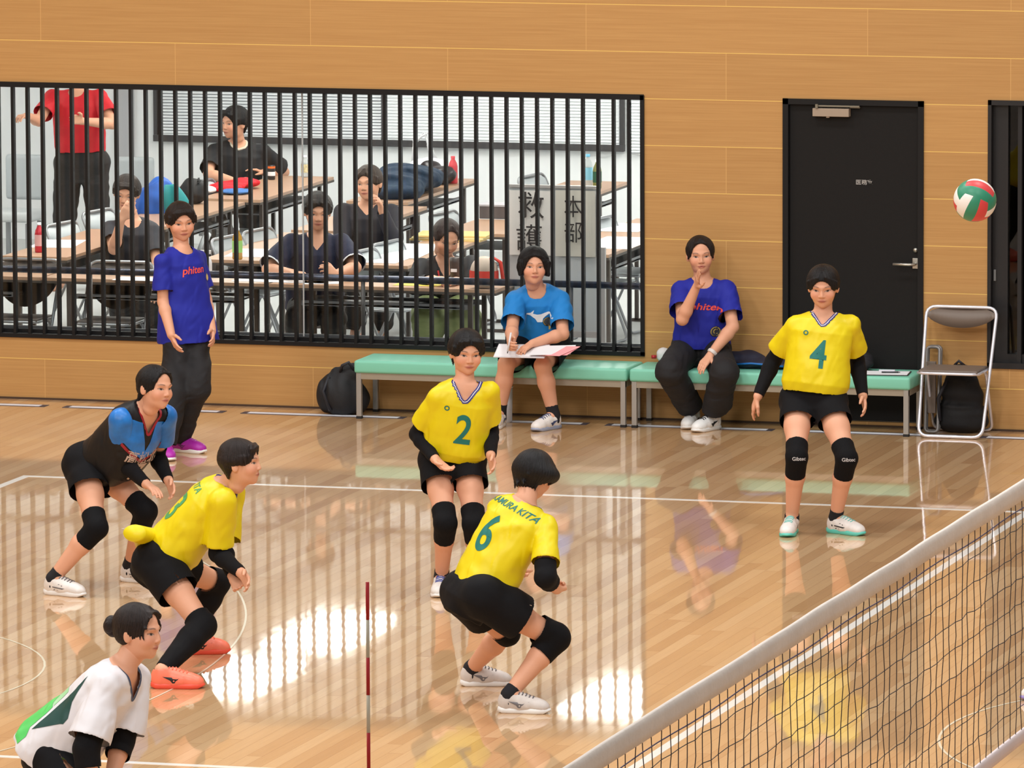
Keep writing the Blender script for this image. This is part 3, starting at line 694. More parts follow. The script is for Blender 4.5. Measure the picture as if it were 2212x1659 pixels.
def shoe(name, heel, toe, parent, kind, upper, sole, accent, laces=None, lift=0.0, s=1.0, ankle=None):
    """court shoe standing on the floor between heel and toe points"""
    heel = V(heel); toe = V(toe); f = toe-heel; f[2] = 0; f = unit(f); L = .255*s
    mid = (heel+toe)/2; O = V(mid[0], mid[1], lift)-f*L/2
    R = np.array([np.cross(UP, f), UP, f])
    u = L/.255
    F = Field()
    F.ell((0, .030, .205), (.040, .030, .046), k=.02).ell((0, .040, .150), (.043, .040, .070), k=.03).ell((0, .052, .085), (.036, .050, .070), k=.03).ell((0, .050, .040), (.034, .052, .042), k=.03)
    F.cone((0, .070, .055), (0, .098, .050), .036, .035, .02)
    F.plane((0, .014, 0), (0, -1, 0)); F.plane((0, .097, .05), (0, 1, -.15))
    w = waves(5, 70, .0012)
    up = F.mesh(.0048, disp=w, smooth=1)
    tree = BVHTree.FromPolygons([tuple(c) for c in up[0]], [tuple(int(i) for i in q) for q in up[1]])
    me = mk('upper', (frame_local(up[0]*u, O, R), up[1]), upper, parent)
    pts = [(-.02, .0), (-.034, .02), (-.036, .06), (-.033, .10), (-.041, .15), (-.046, .19), (-.038, .225), (-.018, .249), (.006, .255), (.03, .240), (.044, .205), (.045, .165), (.036, .11), (.036, .05), (.03, .012), (.012, -.004)]
    bm = bmesh.new(); rings = []
    for y, g in ((0, -.003), (.006, .002), (.018, .001), (.026, -.003)):
        rings.append([bm.verts.new((px*(1+g*20)*u, (y+(.010 if z > .235 else 0)*(y < .01)+(.006 if z < .01 else 0))*u, (z+(g if z > .12 else -g))*u)) for px, z in pts])
    for A, B in zip(rings, rings[1:]):
        for k in range(len(pts)): fc = bm.faces.new((A[k], A[(k+1) % len(pts)], B[(k+1) % len(pts)], B[k])); fc.smooth = True
    bm.faces.new(rings[0][::-1]); bm.faces.new(rings[-1])
    mt = Matrix(((R[0][0], R[1][0], R[2][0], O[0]), (R[0][1], R[1][1], R[2][1], O[1]), (R[0][2], R[1][2], R[2][2], O[2]), (0, 0, 0, 1)))
    bm.transform(mt); obj('sole', bm, sole, parent)
    bm = bmesh.new()
    for k in range(6):
        z = .085+.017*k; y = .100-.0115*k
        pp = []
        for xx, dz in ((-.022, 0), (-.011, .003), (0, 0), (.011, -.003), (.022, .003)):
            hit = tree.ray_cast(Vector((xx, .3, z+dz)), Vector((0, -1, 0)))
            if hit[0] is not None: pp.append((hit[0]+Vector((0, .0015, 0)))*u)
        if len(pp) > 2: tube(bm, pp, .0032, 5)
    bm.transform(mt); obj('laces', bm, laces or accent, parent)
    for sd in (-1, 1):
        bm = bmesh.new()
        shp = {'stripes': [[(.075, .03), (.083, .03), (.118, .062), (.108, .064)], [(.098, .03), (.106, .03), (.135, .056), (.127, .059)], [(.07, .050), (.073, .044), (.135, .037), (.15, .043)]],
               'wing': [[(.055, .060), (.100, .056), (.108, .046), (.104, .036)], [(.085, .050), (.118, .046), (.160, .060), (.120, .040), (.112, .028), (.102, .028)], [(.10, .05), (.105, .03), (.115, .03), (.122, .048)]]}[kind]
        for poly in shp:
            vs = []
            for z, y in poly:
                hit = tree.ray_cast(Vector((sd*.3, y, z)), Vector((-sd, 0, 0)))
                if hit[0] is None: break
                vs.append(hit[0]+Vector((sd*.0012, 0, 0)))
            if len(vs) == len(poly):
                bv = [bm.verts.new(v*u) for v in vs]; bm.faces.new(bv if sd < 0 else bv[::-1])
        if bm.faces: bm.transform(mt); obj('side_mark', bm, accent, parent)
        else: bm.free()
def decal(name, cq, me, center, right, up, n, m, parent, size=1.0, off=.0016, sub=.012, mesh=None):
    """prints a flat text or shape onto a piece of cloth"""
    if mesh is None:
        tree = BVHTree.FromPolygons(cq[0].tolist(), cq[1].tolist())
    else: tree = mesh
    bm = bmesh.new(); bm.from_mesh(me) if not isinstance(me, bmesh.types.BMesh) else None
    if isinstance(me, bmesh.types.BMesh): bm.free(); bm = me
    bmesh.ops.scale(bm, vec=(size, size, 1), verts=bm.verts)
    for v in bm.verts: v.co.z = 0
    bmesh.ops.triangulate(bm, faces=bm.faces)
    for _ in range(5):
        es = [e for e in bm.edges if e.calc_length() > sub]
        if not es: break
        bmesh.ops.subdivide_edges(bm, edges=es, cuts=1); bmesh.ops.triangulate(bm, faces=[f for f in bm.faces if len(f.verts) > 3])
    right = unit(right); n = unit(V(n)-right*(V(n)@right)); upv = unit(V(up)-right*(V(up)@right)-n*(V(up)@n)) if up is not None else np.cross(n, right)
    bad = []
    for v in bm.verts:
        p = V(center)+right*v.co.x+upv*v.co.y+n*.25
        hit = tree.ray_cast(Vector(p), Vector(-n), .45)
        if hit[0] is None: bad.append(v); continue
        nn = hit[1] if hit[1].dot(Vector(n)) > 0 else -hit[1]
        v.co = hit[0]+nn*off*.5+Vector(n)*off*.7
    if bad: bmesh.ops.delete(bm, geom=bad, context='VERTS')
    o = obj(name, bm, m, parent, True)
    if not isinstance(me, bmesh.types.BMesh): bpy.data.meshes.remove(me)
    return o
def poly_bm(*polys):
    bm = bmesh.new()
    for P in polys: bm.faces.new([bm.verts.new((x, y, 0)) for x, y in P])
    bmesh.ops.recalc_face_normals(bm, faces=bm.faces)
    return bm
def ring_bm(r0, r1, n=28):
    bm = bmesh.new(); A = [[bm.verts.new((r*math.cos(2*PI*k/n), r*math.sin(2*PI*k/n), 0)) for k in range(n)] for r in (r0, r1)]
    for k in range(n): bm.faces.new((A[0][k], A[1][k], A[1][(k+1) % n], A[0][(k+1) % n]))
    return bm
BLK = lambda: mat('black_fabric', (17, 16, 19), .85, bump=.014, bscale=8, spec=.2)
PADM = lambda: mat('black_knit_pad', (12, 11, 14), .85, bump=.001, bscale=220, spec=.2)
class Person:
    TORSO = [(-.15, .090, .075, -.01), (-.08, .150, .105, -.02), (.06, .158, .108, -.02), (.25, .138, .092, -.004), (.42, .120, .083, .002), (.6, .135, .092, .010), (.78, .150, .098, .008), (.90, .130, .078, -.006), (1.0, .070, .055, -.012)]
    def __init__(s, label, y, J, H=1.0, h=.0052, skin=SKIN, cat='person', group=None):
        s.H = H; s.h = h; s.skin = V(skin); s.y = y; s.J = P = {}
        s.root = None; s.label = label; s.cat = cat; s.group = group
        UA, FA, TH, SH = .275*H, .235*H, .395*H, .385*H
        def g(key, i, par=None, L=None):
            a = J[key][i]
            if len(a) == 3 and isinstance(a[2], str): return limb(par, a[0], a[1], L, a[2])
            return on_y(a[0], a[1], y+(a[2] if len(a) > 2 else 0))
        P['foot'] = J.get('foot'); P['an'] = [None, None]
        for i in (0, 1):
            if P['foot']:
                te = on_z(*J['foot'][i][0]); fa = math.radians(J['foot'][i][1]); d = math.cos(fa)*CAMH+math.sin(fa)*RH
                hl = te-d*.255*H; P.setdefault('ft', {})[i] = (hl, te); P['an'][i] = hl+d*.052+UP*.085
        if P['foot'] and 'y' not in J:
            best = None; off = [J['hip'][i][2] if len(J['hip'][i]) > 2 else 0 for i in (0, 1)]; y0 = (P['an'][0][1]+P['an'][1][1])/2
            for dy in np.linspace(-.5, .6, 56):
                e = .02*dy*dy
                for i in (0, 1):
                    hp = on_y(*J['hip'][i][:2], y0+dy+off[i]); ks = J['kn'][i][2]
                    kn = limb(hp, *J['kn'][i][:2], TH, ks) if isinstance(ks, str) else on_y(*J['kn'][i][:2], y0+dy+ks)
                    e += (np.linalg.norm(kn-P['an'][i])-SH)**2+(np.linalg.norm(kn-hp)-TH)**2
                if best is None or e < best[0]: best = (e, y0+dy)
            s.y = y = best[1]
        elif 'y' in J: s.y = y = J['y']
        P['hip'] = [g('hip', 0), g('hip', 1)]; P['pel'] = (P['hip'][0]+P['hip'][1])/2
        a = J['neck']; P['neck'] = limb(P['pel'], a[0], a[1], a[3] if len(a) > 3 else .47*H, a[2]) if isinstance(a[2], str) else on_y(a[0], a[1], y+a[2])
        P['sh'] = [g('sh', i, P['neck'], .165*H) for i in (0, 1)]
        P['el'] = [g('el', i, P['sh'][i], UA) for i in (0, 1)]; P['wr'] = [g('wr', i, P['el'][i], FA) for i in (0, 1)]
        P['kn'] = [g('kn', i, P['hip'][i], TH) for i in (0, 1)]
        for i in (0, 1):
            if P['an'][i] is None: P['an'][i] = g('an', i, P['kn'][i], SH); P['an'][i][2] = .075
        a = J['head']; hy = a[2] if len(a) > 2 else 'auto'
        P['head'] = limb(P['neck'], a[0], a[1], .150*H, a[2]) if isinstance(a[2], str) else on_y(a[0], a[1], y+a[2])
        s.HR = head_axes(*J['face']); s.hs = J.get('hs', .98)*H**.35
        s.U = unit(P['neck']-P['pel']); s.TL = np.linalg.norm(P['neck']-P['pel'])
        s.lat = unit((P['sh'][1]-P['sh'][0])-s.U*((P['sh'][1]-P['sh'][0])@s.U)); s.front = np.cross(s.lat, s.U)
        s.hlat = P['hip'][1]-P['hip'][0]; s.hand = J.get('hand', [None, None])
        base = P['pel'].copy(); base[2] = 0
        s.root = thing('person', label, cat, tuple(base), group)
        if 'debug' in J or globals().get('DBG'):
            n = np.linalg.norm
            print(label[:30], 'torso %.2f sh %.2f %.2f ua %.2f %.2f fa %.2f %.2f th %.2f %.2f shin %.2f %.2f neckhead %.2f' % (s.TL, n(P['sh'][0]-P['neck']), n(P['sh'][1]-P['neck']), *[n(P['el'][i]-P['sh'][i]) for i in (0, 1)], *[n(P['wr'][i]-P['el'][i]) for i in (0, 1)], *[n(P['kn'][i]-P['hip'][i]) for i in (0, 1)], *[n(P['an'][i]-P['kn'][i]) for i in (0, 1)], n(P['head']-P['neck'])), 'y %.2f hipz %.2f kz %.2f headz %.2f' % (y, P['pel'][2], P['kn'][0][2], P['head'][2]))
    def tp(s, t): return s.J['pel']+s.U*s.TL*t
    def build_body(s, legs=True, fat=1.0, mouth=0.0, hairstyle='short', haircol=None, hairname='hair', seed=1, male=False):
        P, H = s.J, s.H; F = Field(); f = s.fat = fat
        F.loft(P['pel'], P['neck'], [(t, a*f*H, b*f*H, c) for t, a, b, c in s.TORSO], s.hlat, s.lat, .03)
        F.cone(P['neck']-s.U*.03, P['head']-s.HR[1]*.055*H-s.HR[2]*.018, .054*f, .047, .03)
        for i in (0, 1):
            F.cone(P['neck']-s.U*.050, P['sh'][i]-s.U*.012, .040*f, .042*f, .03)
            F.chain([P['sh'][i]-s.U*.004, P['el'][i]], [.044*f, .037*f], .02)
            e, w = P['el'][i], P['wr'][i]; F.chain([e, e+(w-e)*.25, w], [.036*f, .0395*f, .0255], .015)
            hd = s.hand[i]
            if hd: hand_prims(F, w, limb(w, hd[0][0], hd[0][1], .12, hd[1])-w, V(hd[2]), V(hd[3]), hd[4], .92*H, *(hd[5:] if len(hd) > 5 else []))
            hp, k, a = P['hip'][i], P['kn'][i], P['an'][i]
            bk = unit(np.cross(unit(k-hp), unit(np.cross(a-k, k-hp)))) if np.linalg.norm(np.cross(unit(a-k), unit(k-hp))) > .15 else -s.front
            if bk@(((hp+a)/2)-k) < 0: bk = -bk
            F.chain([hp, hp+(k-hp)*.45, k], [.081*f, .068*f, .051], .03)
            F.ball(hp-s.front*.035+s.U*.0, .085*f, .03)
            F.chain([k, k+(a-k)*.3+bk*.012, a], [.050, .053*f, .033], .02)
            if 'ft' not in P:
                fd = unit(V(s.front[0], s.front[1], 0)); F.cone(a-UP*.037, a+fd*.15-UP*.044, .040, .033, .02)
            if 'ft' in P and i in P['ft']: F.cone(a, P['ft'][i][0]+(P['ft'][i][1]-P['ft'][i][0])*.65+UP*.035, .033, .028, .02)
        nb = P['head']-s.HR[1]*.085
        F.cut = []
        body = F.mesh(s.h, smooth=1)
        body_c = np.tile(s.skin, (len(body[0]), 1))
        (hm, hc) = head_mesh(P['head'], s.HR, s.hs, max(.003, s.h*.6), s.skin, mouth, male=male)
        o = mk('body', join(body, hm), mat('skin', (214, 150, 118), .5, attr='Col', spec=.3), s.root, np.concatenate([body_c, hc]))
        hc = haircol or (15, 12, 14)
        hr = hair_mesh(P['head'], s.HR, s.hs, hairstyle, max(.0036, s.h*.7), seed)
        mk('hair', hr[0], hair_mat(hc), s.root, hr[1], 'HC')
        s.body = o
        return s
    def shirt(s, m, rows, sleeve=.72, sr=(.052, .074), neck='v', nr=.054, vdepth=.072, fold=.004, seed=2, name='shirt', k=.035, hem=True, full=False, rowshift=0):
        P, H = s.J, s.H; F = Field(); f = s.fat
        rows = [(r[0], r[1]*H*f, r[2]*H*f, (r[3] if len(r) > 3 else 0)) for r in rows]
        F.loft(P['pel'], P['neck'], rows, s.hlat, s.lat, k); discs = [(s.tp(rows[0][0]), -s.U, .3)] if hem else []
        for i in (0, 1):
            sh, e = P['sh'][i], P['el'][i]
            F.cone(P['neck']-s.U*.048, sh-s.U*.006, .052*f, .055*f, .03)
            c = sh+(e-sh)*sleeve; fcone(F, sh, c, sr[0]*f, sr[1]*f, .02); discs.append((c, e-sh, sr[1]*f*1.03))
            if full:
                w = P['wr'][i]; F.cone(sh, e, sr[0]*f, .052, .02); fcone(F, e, e+(w-e)*.93, .050, .042, .02); discs = discs[:-1]+[(e+(w-e)*.93, w-e, .1)]
        ax = unit(P['head']-s.HR[2]*.03-P['neck']); ax = unit(ax+s.U); N0 = P['neck']; L = s.TL
        U, fr, lt = s.U, s.front, s.lat
        def hole(x, y, z):
            px, py, pz = x-N0[0], y-N0[1], z-N0[2]
            hh = px*ax[0]+py*ax[1]+pz*ax[2]; q = np.sqrt(np.maximum((px-hh*ax[0])**2+(py-hh*ax[1])**2+(pz-hh*ax[2])**2, 0))
            o = np.minimum(nr-q, hh+.018)
            hu = px*U[0]+py*U[1]+pz*U[2]+vdepth; u = np.abs(px*lt[0]+py*lt[1]+pz*lt[2]); v = px*fr[0]+py*fr[1]+pz*fr[2]
            if neck == 'v': o = np.maximum(o, np.minimum(np.minimum(hu*(nr+.004)/vdepth-u, v-.005), .25-hu))
            else: o = np.maximum(o, np.minimum(np.minimum(nr+.004-np.sqrt(u*u+np.maximum(vdepth-hu, 0)**2*2.2), v-.005), .25-hu))
            return o
        F.hole(hole)
        wv = waves(seed, 22, fold); w2 = waves(seed+9, 55, fold*.45)
        cq = F.mesh(s.h, disp=lambda x, y, z: wv(x, y, z)+w2(x, y, z), smooth=1)
        cq = drop_discs(cq, discs, s.h)
        s.shirt_cq = cq; o = mk(name, cq, m, s.root); s.shirt_o = o; s.nr = nr; s.vd = vdepth
        s.tree = BVHTree.FromPolygons(cq[0].tolist(), cq[1].tolist())
        return o
    def neck_loop(s):
        co, Q = s.shirt_cq; e = np.concatenate([Q[:, [0, 1]], Q[:, [1, 2]], Q[:, [2, 3]], Q[:, [3, 0]]])
        es = np.sort(e, 1); u, ct = np.unique(es, axis=0, return_counts=True); bd = u[ct == 1]
        N0 = s.J['neck']; near = np.linalg.norm(co-N0, axis=1) < .19; bd = bd[near[bd].all(1)]
        adj = {}
        for i, j in bd: adj.setdefault(int(i), []).append(int(j)); adj.setdefault(int(j), []).append(int(i))
        best = []; seen = set()
        for st in adj:
            if st in seen: continue
            path = [st]; seen.add(st); cur = st
            while True:
                nx = [k for k in adj[cur] if k not in seen]
                if not nx: break
                cur = nx[0]; seen.add(cur); path.append(cur)
            if len(path) > len(best): best = path
        P = co[best]
        if len(P) < 12: return None
        for _ in range(9): P = (np.roll(P, 1, 0)+P*2+np.roll(P, -1, 0))/4
        return P[::2]
    def vcollar(s, cols, w=.010):
        """bands that follow the neck opening; cols rows (material, from, to) measured outwards from the edge"""
        P = s.neck_loop()
        if P is None: return
        n = len(P); cen = P.mean(0); T = np.roll(P, -1, 0)-np.roll(P, 1, 0); T /= np.linalg.norm(T, axis=1)[:, None]+1e-9
        for m, a, b in cols:
            bm = bmesh.new(); rings = []
            for i in range(n):
                hit = s.tree.find_nearest(Vector(P[i])); nn = np.array(hit[1]); nn = nn if nn@(P[i]-s.tp(.7)) > 0 else -nn
                o = np.cross(T[i], nn); o = unit(o); c0 = P[i]-cen; o = o if o@c0 > 0 else -o; r = []
                for d in (a, b):
                    q = P[i]+o*d; h = s.tree.find_nearest(Vector(q)); q = np.array(h[0]) if d > .003 else q
                    n2 = np.array(h[1]); n2 = n2 if n2@nn > 0 else -n2; r.append(bm.verts.new(q+n2*.0022))
                rings.append(r)
            for i in range(n):
                A, B = rings[i], rings[(i+1) % n]
                if (A[0].co-B[0].co).length < .04: bm.faces.new((A[0], A[1], B[1], B[0]))
            obj('collar_band', bm, m, s.shirt_o, True)
    def collar_ring(s, m, r=None, tube_r=.006, drop=-.012):
        P = s.J; ax = unit(unit(P['head']-s.HR[2]*.03-P['neck'])+s.U); c = P['neck']-ax*drop*-1; r = r or s.nr
        x = unit(np.cross(ax, s.front)); y = np.cross(x, ax); bm = bmesh.new()
        pts = []
        for k in range(28):
            a = 2*PI*k/28; d = x*math.cos(a)+y*math.sin(a); o = c+d*r*1.02
            hit = s.tree.find_nearest(Vector(o)); pts.append(hit[0] if hit[0] else Vector(o))
        tube(bm, pts, tube_r, 6, closed=True); return obj('collar', bm, m, s.shirt_o, True)
    def print_(s, text, size, t, u=0, m=None, side='front', rot=0.0, name='print', shear=0.0, parent=None, squash=1.0):
        me = text_mesh(text, size) if isinstance(text, str) else text
        fr = s.front if side == 'front' else -s.front; lt = s.lat if side == 'front' else -s.lat
        if not isinstance(me, bmesh.types.BMesh) and (squash != 1 or shear):
            for v in me.vertices: v.co.x = v.co.x*squash+v.co.y*shear
        R_ = math.radians(rot); c = s.tp(t)+s.lat*u
        r = lt*math.cos(R_)+s.U*math.sin(R_); up = -lt*math.sin(R_)+s.U*math.cos(R_)
        return decal(name, None, me, c, r, up, fr, m, parent or s.shirt_o, mesh=s.tree)
    def shorts(s, m, leg=.34, lr=(.096, .102), waist=.16, rows=None, name='shorts', seed=4, fold=.002, k=.03):
        P, H = s.J, s.H; F = Field(); f = s.fat
        rows = rows or [(-.225, .105, .092, -.014), (-.17, .125, .10, -.02), (-.08, .165, .120, -.022), (.06, .168, .120, -.020), (waist, .152, .108, -.012)]
        F.loft(P['pel'], P['neck'], [(a, b*H*f, c*H*f, d) for a, b, c, d in rows], s.hlat, s.lat, k); discs = [(s.tp(rows[-1][0]), s.U, .3)]
        for i in (0, 1):
            hp, kn = P['hip'][i], P['kn'][i]; F.ball(hp-s.front*.035, .106*f, .05)
            c = hp+(kn-hp)*leg; fcone(F, hp, c, lr[0]*f, lr[1]*f, .02); discs.append((c, kn-hp, .12))
        wv = waves(seed, 26, fold)
        cq = drop_discs(F.mesh(s.h, disp=wv, smooth=1), discs, s.h); s.shorts_cq = cq
        s.shorts_o = mk(name, cq, m, s.root); return s.shorts_o
    def pants(s, m, r=(.100, .080, .072), end=.93, waist=.16, seed=5, fold=.006, name='trousers'):
        P, H = s.J, s.H; F = Field(); f = s.fat
        F.loft(P['pel'], P['neck'], [(-.24, .115*f*H, .10*f*H, -.015), (-.15, .14*f*H, .112*f*H, -.02), (.0, .168*f*H, .124*f*H, -.018), (waist, .155*f*H, .115*f*H, -.008)], s.hlat, s.lat, .03); discs = [(s.tp(waist), s.U, .22)]
        for i in (0, 1):
            hp, kn, a = P['hip'][i], P['kn'][i], P['an'][i]; F.ball(hp-s.front*.035, .106*f, .05)
            F.cone(hp, kn, r[0]*f, r[1], .03); c = kn+(a-kn)*end; fcone(F, kn, c, r[1], r[2], .02); discs.append((c, a-kn, .1))
        wv = waves(seed, 20, fold); w2 = waves(seed+3, 48, fold*.4)
        s.pants_o = mk(name, drop_discs(F.mesh(s.h, disp=lambda x, y, z: wv(x, y, z)+w2(x, y, z), smooth=1), discs, s.h), m, s.root); return s.pants_o
    def wrap(s, name, pts, rs, m, cut0=True, cut1=True, k=.015, disp=.001, back=0):
        F = Field(); F.chain(pts, rs, k)
        if cut0: F.plane(pts[0], V(pts[0])-V(pts[1]))
        if cut1: F.plane(pts[-1], V(pts[-1])-V(pts[-2]))
        return mk(name, F.mesh(min(s.h, .0048), disp=waves(11, 80, disp), smooth=1), m, s.root)
    def knee_pad(s, i, m=None, up=.24, down=.30, name='knee_pad', r=(.061, .061, .056)):
        P = s.J; hp, k, a = P['hip'][i], P['kn'][i], P['an'][i]
        fwd = unit((k-hp)/np.linalg.norm(k-hp)+(k-a)/np.linalg.norm(k-a)+s.front*.15)
        return s.wrap(name, [k+(hp-k)*up, k+fwd*.010, k+(a-k)*down], [r[0]+.003, r[1], r[2]], m or PADM())
    def arm_sleeve(s, i, m=None, a=.5, b=.97, name='arm_sleeve', r=.005):
        P = s.J; sh, e, w = P['sh'][i], P['el'][i], P['wr'][i]; f = s.fat
        pts = [sh+(e-sh)*a, e, e+(w-e)*.25, e+(w-e)*b]
        rs = [.044*f+r, .038*f+r, .0395*f+r, .026+r]
        if b <= .4: pts = [pts[0], e, e+(w-e)*b]; rs = [.044*f+r, .042*f+r, .041*f+r]
        return s.wrap(name, pts, rs, m or BLK())
    def sock(s, i, m=None, top=.16, name='sock'):
        P = s.J; k, a = P['kn'][i], P['an'][i]
        return s.wrap(name, [a+(k-a)*top, a, a-UP*.03], [.040, .038, .042], m or BLK(), cut1=False, disp=.0004)
    def shoe(s, i, kind='wing', upper=None, sole=None, accent=None, laces=None):
        hl, te = s.J['ft'][i]; t = bpy.data.objects.new('shoe', None); C.objects.link(t); t.parent = s.root; t.location = Vector(hl)
        t.matrix_parent_inverse = s.root.matrix_basis.inverted()
        shoe('shoe', hl, te, t, kind, upper, sole, accent, laces, s=s.H)
        return t
# ================================================================== the players
import time; T0 = time.time()
YEL = mat('yellow_jersey', (226, 204, 8), .45, bump=.020, bscale=7, spec=.4)
NAVY = mat('collar_navy', (48, 46, 120), .6); CWH = mat('collar_white', (228, 226, 230), .6); TEAL = mat('number_teal', (12, 112, 104), .55)
WSH = mat('white_shoe_upper', (226, 220, 216), .45, var=.05, vscale=40); SOLE = mat('white_sole', (232, 228, 224), .5)
GREYM = mat('grey_mark', (110, 106, 110), .5); BLM = mat('black_mark', (24, 24, 28), .5)
SOCK = mat('black_sock', (24, 22, 28), .9)
R_, Cm, Up = RH, CAMH, UP
VROWS = [(.10, .172, .122, 0), (.2, .192, .138, 0), (.5, .180, .125, .004), (.78, .178, .116, .004), (.92, .150, .090, -.004), (1.0, .085, .066, -.012)]
def vjersey(p, num, numt=.36, numu=0, sz=.22, sq=.85, **kw):
    p.shirt(YEL, kw.pop('rows', VROWS), neck='v', name='jersey', **kw)
    p.vcollar([(NAVY, .0, .020), (CWH, .007, .011)])
    if num: p.print_(num, sz, numt, numu, TEAL, name='number', squash=sq)
# --- number 4
p = Person('person in yellow jersey number 4 standing with knees bent before the dark door', -1.3, dict(
    hip=[(1722, 868, .18), (1791, 868, .18)], neck=(1779, 676, 'n'), sh=[(1718, 702, 'c'), (1837, 700, 'c')], el=[(1671, 778, 'f'), (1851, 780, 'f')], wr=[(1637, 856, 'n'), (1864, 856, 'n')],
    kn=[(1721, 988, 'n'), (1828, 990, 'n')], foot=[((1697, 1162), -12), ((1868, 1158), 50)],
    head=(1778, 620, 'n'), face=(-8, 12, 0), hand=[((1622, 895), 'f', R_, Cm, .35), ((1871, 892), 'n', -R_, Cm, .35)]), H=1.0)
p.build_body(hairstyle='parted', seed=4)
vjersey(p, '4', .52, .0)
p.print_(ring_bm(.008, .014), 0, .76, -.085, TEAL, name='logo')
p.shorts(BLK(), leg=.36, lr=(.095, .099)); p.print_(poly_bm([(-.02, .006), (.0, -.002), (.018, .004), (.012, -.012), (.004, -.006)]), 0, -.10, .125, CWH, name='logo') if False else None
for i in (0, 1):
    k = p.knee_pad(i); p.arm_sleeve(i, a=.45); p.sock(i, SOCK, .14 if i else .06)
    tr = BVHTree.FromPolygons([v.co[:] for v in k.data.vertices], [list(f.vertices) for f in k.data.polygons])
    decal('logo', None, text_mesh('Gibtec', .028), p.J['kn'][i]+R_*.01, R_, Up, Cm, mat('pad_print', (190, 185, 185), .6), k, mesh=tr)
MINT = mat('mint_accent', (96, 196, 180), .5)
p.shoe(0, 'stripes', WSH, MINT, BLM, mat('mint_lace', (130, 200, 190), .6)); p.shoe(1, 'stripes', WSH, MINT, BLM, mat('mint_lace', (130, 200, 190), .6))
# --- number 2
p = Person('person in yellow jersey number 2 bending forward in front of the green bench', -3.95, dict(
    hip=[(943, 1000, .20), (1010, 996, .22)], neck=(1006, 826, 'n', .46), sh=[(946, 857, 'c'), (1057, 845, 'c')], el=[(901, 938, 'f'), (1060, 934, 'f')], wr=[(940, 992, 'n'), (1060, 984, 'n')],
    kn=[(962, 1130, 'n'), (1024, 1132, 'n')], foot=[((946, 1293), -5), ((1050, 1296), 12)],
    head=(1008, 762, 'n'), face=(14, 8, 3), hand=[((972, 1020), 'n', Up, R_+Cm, .45), ((1068, 1020), 'n', -R_+Cm*.6, Cm+R_, .4)]), H=1.0)
p.build_body(hairstyle='short', seed=9, fat=.94)
vjersey(p, '2', .50, .018)
p.print_(ring_bm(.008, .014), 0, .74, -.085, TEAL, name='logo')
p.shorts(BLK(), leg=.38, lr=(.096, .106))
for i in (0, 1): p.knee_pad(i); p.arm_sleeve(i, a=.45); p.sock(i, SOCK, .12)
p.shoe(0, 'stripes', WSH, SOLE, mat('blue_accent', (40, 60, 150), .5)); p.shoe(1, 'stripes', WSH, SOLE, mat('blue_accent', (40, 60, 150), .5))
# --- number 6, seen from behind
p = Person('person in yellow jersey number 6 crouching with back turned, right fist raised', -7.1, dict(
    hip=[(1053, 1292, -.12), (1006, 1284, .10)], neck=(1139, 1085, .10), sh=[(1180, 1138, 'n'), (1084, 1100, 'f')], el=[(1178, 1247, 'n'), (1075, 1190, 'f')], wr=[(1203, 1273, 'f'), (1110, 1230, 'f')],
    kn=[(1196, 1378, 'f'), (1092, 1368, 'f')], foot=[((1190, 1541), 80), ((1108, 1480), 92)],
    head=(1153, 1028, 'f'), face=(150, 18, 8), hand=[((1216, 1275), 'f', Up-R_*.3, -Cm+Up*.2, 1.45), ((1130, 1250), 'f', Up, R_, .8)]), H=1.0)
p.build_body(hairstyle='swing', seed=5)
p.shirt(YEL, [(.02, .172, .128, 0), (.2, .182, .135, 0), (.5, .180, .130, 0), (.78, .180, .120, 0), (.92, .150, .092, 0), (1.0, .085, .066, 0)], neck='v', name='jersey', fold=.006)
p.vcollar([(mat('collar_blue', (96, 118, 176), .6), 0, .012)])
p.print_('6', .27, .56, .03, TEAL, 'back', name='number', squash=.8)
for j, (ch, dx, dy) in enumerate(zip('NARABI KITA', np.linspace(.02, .13, 11)-.075, [0]*11)): pass
p.print_('NAKABAYASHI', .042, .83, .0, TEAL, 'back', name='lettering', shear=.2) if False else p.print_('NAKAMURA KITA', .047, .90, .035, TEAL, 'back', name='lettering', shear=.2)
p.shorts(BLK(), leg=.50, lr=(.114, .114), fold=.003)
p.knee_pad(0, r=(.070, .072, .064)); p.knee_pad(1, up=.12, down=.1)
p.arm_sleeve(0, a=.70, b=.38, name='elbow_pad', r=.010); p.sock(0, SOCK, .12); p.sock(1, SOCK, .10)
GSH = mat('grey_white_upper', (206, 196, 190), .5, var=.05, vscale=40)
p.shoe(0, 'wing', GSH, SOLE, GREYM); p.shoe(1, 'wing', GSH, SOLE, GREYM)
# --- number 3 (leaning, seen from the side)
p = Person('person in yellow jersey leaning far forward in coral shoes, jersey tail flying', -6.7, dict(
    hip=[(345, 1222, -.12), (352, 1212, .13)], neck=(488, 1046, .0), sh=[(480, 1082, -.16), (500, 1062, .14)], el=[(470, 1196, 'f'), (480, 1180, 'n')], wr=[(524, 1240, 'n'), (505, 1250, 'n')],
    kn=[(438, 1352, 'n'), (468, 1258, 'f')], foot=[((443, 1486), 88), ((499, 1410), 100)],
    head=(521, 1000, 'n'), face=(78, -2, 4), hand=[((540, 1268), 'n', -R_+Up*.2, Cm, .35), ((520, 1275), 'n', Cm, R_, .4)]), H=1.03)
p.build_body(hairstyle='boy', seed=6, mouth=.6, haircol=(34, 24, 22))
p.shirt(YEL, [(.06, .176, .130, -.01), (.22, .182, .138, 0), (.5, .180, .128, 0), (.78, .178, .118, 0), (.92, .150, .092, 0), (1.0, .085, .066, 0)], neck='v', name='jersey', fold=.006, sr=(.068, .086), sleeve=.86)
p.vcollar([(NAVY, 0, .016)])
